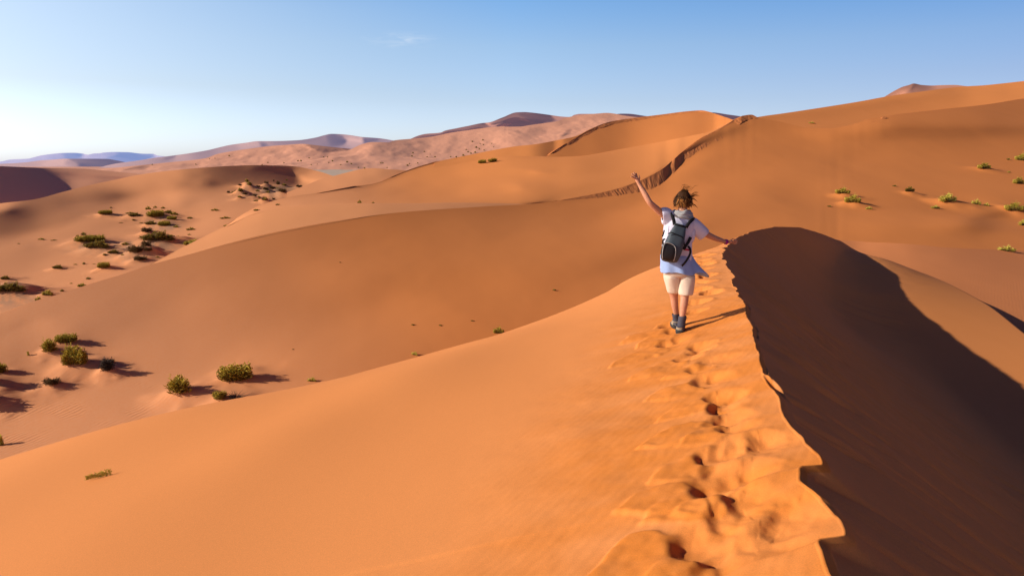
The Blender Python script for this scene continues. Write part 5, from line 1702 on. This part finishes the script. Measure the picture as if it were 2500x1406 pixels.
torso = loft([ring(516, 392, .12, .062, .060, .1), ring(512, 404, .12, .115, .085, .12), ring(508, 420, .12, .160, .105, .17), ring(503, 445, .12, .180, .118, .20, .85), ring(492, 490, .12, .178, .128, .14, .85), ring(484, 550, .12, .172, .132, .05),
              ring(478, 620, .12, .172, .130, 0), ring(476, 690, .12, .178, .130, 0), ring(480, 752, .12, .184, .135, 0, .95)], n=44, cap=(True, False), wr=.014, seed=3, wfreq=7)
slL = loft([(J(452, 432, .12), Vector((.02, .0, .085)), Vector((0, .085, 0))), (J(412, 412, .11), Vector((.035, 0, .095)), Vector((0, .080, 0))), (J(380, 392, .10), Vector((.03, 0, .098)), Vector((0, .075, 0))), (J(359, 388, .09), Vector((-.012, 0, .080)), Vector((0, .070, 0))), (J(362, 389, .09), Vector((-.010, 0, .068)), Vector((0, .060, 0)))], n=22, wr=.03, seed=5, wfreq=4)
slR = loft([(J(556, 452, .12), Vector((.02, 0, .085)), Vector((0, .085, 0))), (J(598, 462, .12), Vector((.04, 0, .082)), Vector((0, .082, 0))), (J(645, 505, .14), Vector((.050, 0, .068)), Vector((0, .078, 0))), (J(690, 548, .16), Vector((.058, 0, .062)), Vector((0, .075, 0))), (J(686, 546, .16), Vector((.045, 0, .048)), Vector((0, .062, 0)))], n=22, wr=.03, seed=6, wfreq=4)
pitL = loft([(J(405, 440, .12), Vector((.03, 0, .05)), Vector((0, .09, 0))), (J(398, 500, .12), Vector((.035, 0, .0)), Vector((0, .10, 0))), (J(400, 580, .12), Vector((.03, 0, .0)), Vector((0, .09, 0)))], n=16, cap=(True, True))
pitR = loft([(J(585, 480, .12), Vector((.05, 0, .05)), Vector((0, .09, 0))), (J(590, 545, .12), Vector((.05, 0, .0)), Vector((0, .09, 0))), (J(575, 610, .12), Vector((.03, 0, .0)), Vector((0, .08, 0)))], n=16, cap=(True, True))
v, f = join([torso, slL, slR, pitL, pitR])
mk('shirt', v, f, SHIRT, hiker, sub=1)

# ---- tail of the shirt blowing out below the pack, its shade painted pale blue
n = 56
V, F = [], []
prof = [(470, 690, .186, .138), (474, 745, .196, .148), (482, 790, .208, .160), (490, 830, .225, .172)]
for k, (zx, zy, w, dep) in enumerate(prof):
    c = J(zx, zy, .12)
    t = k / 3
    for i in range(n):
        a = 2 * math.pi * i / n
        fl = 1 + .06 * t * math.sin(5 * a + 1) + .04 * t * math.sin(9 * a)
        right = max(0, math.cos(a - .25 + .6)) ** 5
        p = c + Vector((math.cos(a) * w * fl, -math.sin(a) * dep * fl, 0))
        p += Vector((.17, -.03, -.05)) * right * t ** 1.4
        p.z += .018 * t * math.sin(4 * a + .5) + .02 * t * (math.cos(a) < -.6)
        V.append(p)
for k in range(3):
    for i in range(n):
        j = (i + 1) % n
        F.append((k * n + i, k * n + j, (k + 1) * n + j, (k + 1) * n + i))
tail = mk('shirt_tail', V, F, TAIL, hiker)
so = tail.modifiers.new('thick', 'SOLIDIFY')
so.thickness = .006
sb = tail.modifiers.new('sub', 'SUBSURF')
sb.levels = sb.render_levels = 1
bake(tail)

# ---- shorts
hip = loft([ring(488, 790, .12, .168, .13), ring(489, 830, .12, .182, .14), ring(490, 868, .12, .182, .138)], n=36, cap=(True, True), wr=.012, seed=8)
lgL = loft([ring(436, 826, .12, .098, .130), ring(440, 868, .13, .098, .126), ring(445, 910, .15, .092, .116), ring(449, 950, .17, .082, .104), ring(451, 984, .19, .074, .094), ring(451, 982, .19, .060, .08)], n=24, cap=(True, False), wr=.028, seed=9, wfreq=5)
lgR = loft([ring(548, 826, .11, .104, .130), ring(548, 868, .11, .104, .126), ring(546, 910, .095, .100, .116), ring(544, 955, .085, .092, .104), ring(542, 999, .07, .086, .098), ring(542, 996, .07, .070, .08)], n=24, cap=(True, False), wr=.028, seed=10, wfreq=5)
v, f = join([hip, lgL, lgR])
mk('shorts', v, f, SHORTS, hiker, sub=1)

# ---- socks and boots
for side, (a0, a1, a2, hz, dyc) in {'L': ((468, 1145, .255), (474, 1175, .275), (475, 1205, .285), 1240, .29), 'R': ((521, 1160, .03), (515, 1195, .03), (508, 1240, .03), 1284, .03)}.items():
    sc = loft([ring(a0[0], a0[1], a0[2], .043, .045), ring(a0[0], a0[1] + 3, a0[2], .049, .051), ring(a1[0], a1[1], a1[2], .045, .049), ring(a2[0], a2[1], a2[2], .046, .054), ring(a2[0], a2[1] + 14, a2[2], .046, .056)], n=20, wr=.02, seed=12, wfreq=8)
    mk('sock', *sc, SOCK, hiker, sub=1)
    cx = a2[0] - (0 if side == 'L' else 4)
    top = J(cx, a2[1] - 4, dyc)
    base = J(cx - 4, hz, dyc)
    H = (top.z - base.z)
    yaw = -.25 if side == 'R' else -.05

    def fo(t, x, y, z):
        q = Vector((x * math.cos(yaw) - y * math.sin(yaw), x * math.sin(yaw) + y * math.cos(yaw), z))
        return Vector((base.x * (1 - t) + top.x * t, base.y, base.z)) + q
    rings = []
    for t, w, heel, toe in ((0.0, .046, -.055, .20), (.2, .050, -.062, .205), (.42, .049, -.060, .175), (.62, .046, -.055, .10), (.85, .047, -.056, .072), (1.0, .050, -.058, .066)):
        mid = (heel + toe) / 2
        c = fo(t, 0, mid, H * t)
        rings.append((c, Vector((math.cos(yaw), math.sin(yaw), 0)) * w, Vector((-math.sin(yaw), math.cos(yaw), 0)) * (toe - heel) / 2, .8))
    bt = mk('boot', *loft(rings, n=26, cap=(True, False), wr=.008, seed=14), BOOT, hiker, sub=1)
    rs = []
    for zz, g in ((-.022, .003), (.0, .007), (.016, .006)):
        rs.append((fo(0, 0, .0725, zz), Vector((math.cos(yaw), math.sin(yaw), 0)) * (.048 + g), Vector((-math.sin(yaw), math.cos(yaw), 0)) * (.128 + g), .8))
    mk('sole', *loft(rs, n=26, cap=(True, True)), BOOTDARK, bt)
    hc = []
    for t in (.14, .3, .5):
        hc.append((fo(t, 0, -.035, H * t), Vector((math.cos(yaw), math.sin(yaw), 0)) * .051, Vector((-math.sin(yaw), math.cos(yaw), 0)) * .030, .9))
    mk('heel_patch', *loft(hc, n=18, cap=(True, True)), BOOTDARK, bt)
    cf = []
    for t, g in ((.86, .004), (.95, .011), (1.06, .012), (1.12, .004)):
        cf.append((fo(t, 0, .008, H * t), Vector((math.cos(yaw), math.sin(yaw), 0)) * (.046 + g), Vector((-math.sin(yaw), math.cos(yaw), 0)) * (.060 + g), .9))
    mk('cuff', *loft(cf, n=20, wr=.02, seed=3), SOCK if side == 'R' else BOOT, bt)

# ---- scarf bunched round the neck
parts = []
for k, (cy, w, dep, rr, tl) in enumerate(((402, .112, .092, .030, .10), (384, .106, .088, .030, .04), (368, .092, .080, .024, -.02))):
    pts = []
    for i in range(33):
        a = 2 * math.pi * i / 32
        pts.append(J(511, cy, .125) + Vector((math.cos(a) * w, -math.sin(a) * dep, -math.cos(a) * w * tl + .006 * math.sin(5 * a + k))))
    V, F = [], []
    for i, p in enumerate(pts[:-1]):
        a = 2 * math.pi * i / 32
        out = Vector((math.cos(a), -math.sin(a), 0))
        for q in range(10):
            b_ = 2 * math.pi * q / 10
            r = rr * (1 + .16 * math.sin(7 * a + q + k * 2) + .1 * math.sin(3 * b_ + a * 4))
            V.append(p + out * math.cos(b_) * r + Vector((0, 0, 1)) * math.sin(b_) * r)
    for i in range(32):
        for q in range(10):
            F.append((i * 10 + q, i * 10 + (q + 1) % 10, ((i + 1) % 32) * 10 + (q + 1) % 10, ((i + 1) % 32) * 10 + q))
    parts.append((V, F))
mk('scarf', *join(parts), SCARF, hiker, sub=1)

# ---- bracelet
ct, dn = J(852, 596, .226), (J(870, 599, .236) - J(836, 592, .22)).normalized()
sx = dn.cross(Vector((0, 1, 0))).normalized()
sy = dn.cross(sx)
mk('wristband', *loft([(ct - dn * .016, sx * .026, sy * .026), (ct - dn * .012, sx * .031, sy * .031), (ct + dn * .012, sx * .031, sy * .031), (ct + dn * .016, sx * .026, sy * .026)], n=18), MAGENTA, hiker)

# ---- hair: cropped and wind-blown
r = np.random.default_rng(44)
hc = J(525, 272, .145)
V, F, T = [], [], []
# close cap under the strands
cap = []
for k in range(9):
    z = -.055 + k * .019
    w = math.sqrt(max(0.02, 1 - ((z - .006) / .106) ** 2))
    cap.append((hc + Vector((0, -.004, z)), Vector((.083 * w, 0, 0)), Vector((0, .094 * w, 0))))
cv, cf = loft(cap, n=22, cap=(False, True), wr=.03, seed=2, wfreq=5)
V += cv
F += cf
T += [0.12 + .15 * r.random() for _ in cv]
for _ in range(1500):
    th = r.random() * 2 * math.pi
    ph = math.acos(1 - 1.45 * r.random())
    nrm = Vector((math.sin(ph) * math.cos(th), -math.sin(ph) * math.sin(th), math.cos(ph)))
    p = hc + Vector((nrm.x * .080, nrm.y * .092, nrm.z * .096 + .002))
    back = nrm.y < -.2
    flow = Vector((.35 * nrm.x + .25 * r.normal() * .6, nrm.y * .2, -.9)) if ph > .45 else Vector((.5 + .4 * r.normal(), -.4 + .4 * r.normal(), .10 + .2 * r.normal()))
    d = (flow.normalized() + nrm * (.16 + .22 * r.random())).normalized()
    L = (.034 + .034 * r.random()) * (1.0 if ph > .5 else .6)
    if r.random() < .02 and nrm.x > -.1:
        d = (d + Vector((.9, 0, .5))).normalized()
        L *= 1.7
    sd = d.cross(nrm)
    sd = sd.normalized() if sd.length > 1e-4 else Vector((1, 0, 0))
    w = .0035 + .003 * r.random()
    q1 = p + d * L * .55 + nrm * .006
    q2 = p + d * L + (flow.normalized() * L * .25) - nrm * .006
    k = len(V)
    V += [p - sd * w, p + sd * w, q1 - sd * w * 1.1, q1 + sd * w * 1.1, q2]
    F += [(k, k + 1, k + 3, k + 2), (k + 2, k + 3, k + 4)]
    g = min(1, max(0, (.55 if back and nrm.z < .35 and abs(nrm.x) < .75 else .22) + .28 * r.normal()))
    T += [g * .6, g * .6, g, g, min(1, g + .1)]
# a few long wisps thrown up and to the right
for _ in range(34):
    up = r.random() < .55
    st = hc + (Vector((.06 * r.normal() * .6, -.02, .100)) if up else Vector((.085, -.02 * r.normal(), .03 + .04 * r.normal() * .5)))
    d = Vector((.55 + .25 * r.normal(), -.1 + .2 * r.normal(), .62)).normalized() if up else Vector((1, .1 * r.normal(), .25 + .25 * r.normal())).normalized()
    L = .05 + .05 * r.random()
    m_ = st + d * L * .6 + Vector((0, 0, .012))
    e = st + d * L + Vector((.02, 0, -.008))
    w = .0022
    k = len(V)
    V += [st - Vector((0, 0, w)), st + Vector((0, 0, w)), m_ - Vector((0, 0, w)), m_ + Vector((0, 0, w)), e]
    F += [(k, k + 1, k + 3, k + 2), (k + 2, k + 3, k + 4)]
    g = .5 + .4 * r.random()
    T += [g] * 5
hair = mk('hair', V, F, HAIRM, hiker, smooth=False)
a = hair.data.attributes.new('tint', 'FLOAT', 'POINT')
a.data.foreach_set('value', np.array(T, np.float32))

# ================================================================ BACKPACK (worn, yet a thing of its own)
pack = bpy.data.objects.new('backpack', None)
COL.objects.link(pack)
BO = J(445, 640, -.05)
pack.location = ORG + BO
pack.empty_display_size = .2
pack['label'] = 'small grey backpack with black front pocket hanging askew on the hiker'
pack['category'] = 'backpack'
K = lambda zx, zy, dy: J(zx, zy, dy) - BO


def pring(zx, zy, w, dep, dyb, tilt, e=.55):
    """a slice of the pack: its back lies against the shirt at depth dyb"""
    w *= .93
    return (K(zx, zy, dyb - dep), Vector((w, 0, -w * tilt)), Vector((0, dep, 0)), e)


B0 = -.005
slices = [pring(505, 466, .060, .012, B0, .22), pring(503, 474, .068, .022, B0, .22), pring(494, 500, .080, .040, B0, .22), pring(480, 540, .094, .060, B0, .22), pring(462, 590, .106, .074, B0, .22), pring(446, 640, .112, .082, B0, .22),
          pring(430, 690, .112, .084, B0, .20), pring(418, 725, .104, .078, B0, .18), pring(414, 744, .086, .062, B0, .16), pring(413, 750, .060, .040, B0, .15)]
pb = mk('pack_body', *loft(slices, n=30, cap=(True, True), wr=.010, seed=21, wfreq=5), PACKGREY, pack, sub=1)
# black mesh pocket with a pale piping round it
pk = [pring(425, 608, .066, .022, -.150, .22, .6), pring(421, 618, .078, .030, -.145, .22, .6), pring(414, 650, .086, .036, -.145, .22, .6), pring(407, 690, .087, .036, -.147, .20, .6), pring(402, 722, .080, .032, -.145, .18, .6), pring(402, 740, .060, .022, -.135, .16, .6)]
po = mk('front_pocket', *loft(pk, n=26, cap=(True, True), seed=22), PACKDARK, pack, sub=1)
pip = smooth_path([K(368, 726, -.19), K(366, 690, -.212), K(372, 640, -.215), K(386, 606, -.205), K(420, 606, -.205), K(458, 626, -.205), K(468, 660, -.205), K(462, 710, -.205), K(452, 742, -.185)], 5)
mk('piping', *tube(pip, .0042, 6), PIPE, po)
zp = smooth_path([K(410, 535, -.125), K(430, 524, -.132), K(470, 538, -.140), K(512, 556, -.135), K(528, 580, -.118), K(534, 625, -.10), K(530, 650, -.09)], 5)
mk('zip', *tube(zp, .006, 6), STRAP, pack)
# straps
mk('shoulder_strap', *tube(smooth_path([K(436, 376, .10), K(440, 388, .00), K(450, 420, -.025), K(460, 466, -.03)], 5), 0, 8, (.020, .006)), STRAP, pack)
mk('shoulder_strap', *tube(smooth_path([K(612, 424, .10), K(600, 424, .0), K(572, 448, -.025), K(546, 486, -.03)], 5), 0, 8, (.020, .006)), STRAP, pack)
mk('haul_loop', *tube(smooth_path([K(458, 458, -.045), K(490, 466, -.06), K(520, 474, -.06), K(546, 486, -.045)], 4), 0, 8, (.012, .006)), STRAP, pack)
mk('webbing', *tube(smooth_path([K(582, 560, -.01), K(562, 600, -.035), K(540, 632, -.05), K(528, 655, -.06)], 4), 0, 8, (.018, .005)), STRAP, pack)
mk('webbing', *tube(smooth_path([K(560, 628, -.05), K(578, 650, -.06), K(576, 690, -.08), K(545, 745, -.09), K(514, 780, -.085)], 4), 0, 8, (.013, .004)), STRAP, pack)
mk('webbing', *tube(smooth_path([K(381, 505, .0), K(374, 535, -.01), K(366, 556, -.015)], 4), 0, 8, (.008, .004)), STRAP, pack)
mk('webbing', *tube(smooth_path([K(388, 575, -.05), K(374, 578, -.07), K(370, 600, -.09), K(374, 625, -.10)], 4), 0, 8, (.010, .004)), STRAP, pack)
mk('tag', *loft([(K(553, 648, -.055), Vector((.026, 0, -.004)), Vector((0, .004, 0)), .5), (K(557, 662, -.058), Vector((.028, 0, -.004)), Vector((0, .006, 0)), .5)], n=12, cap=(True, True)), RED, pack)
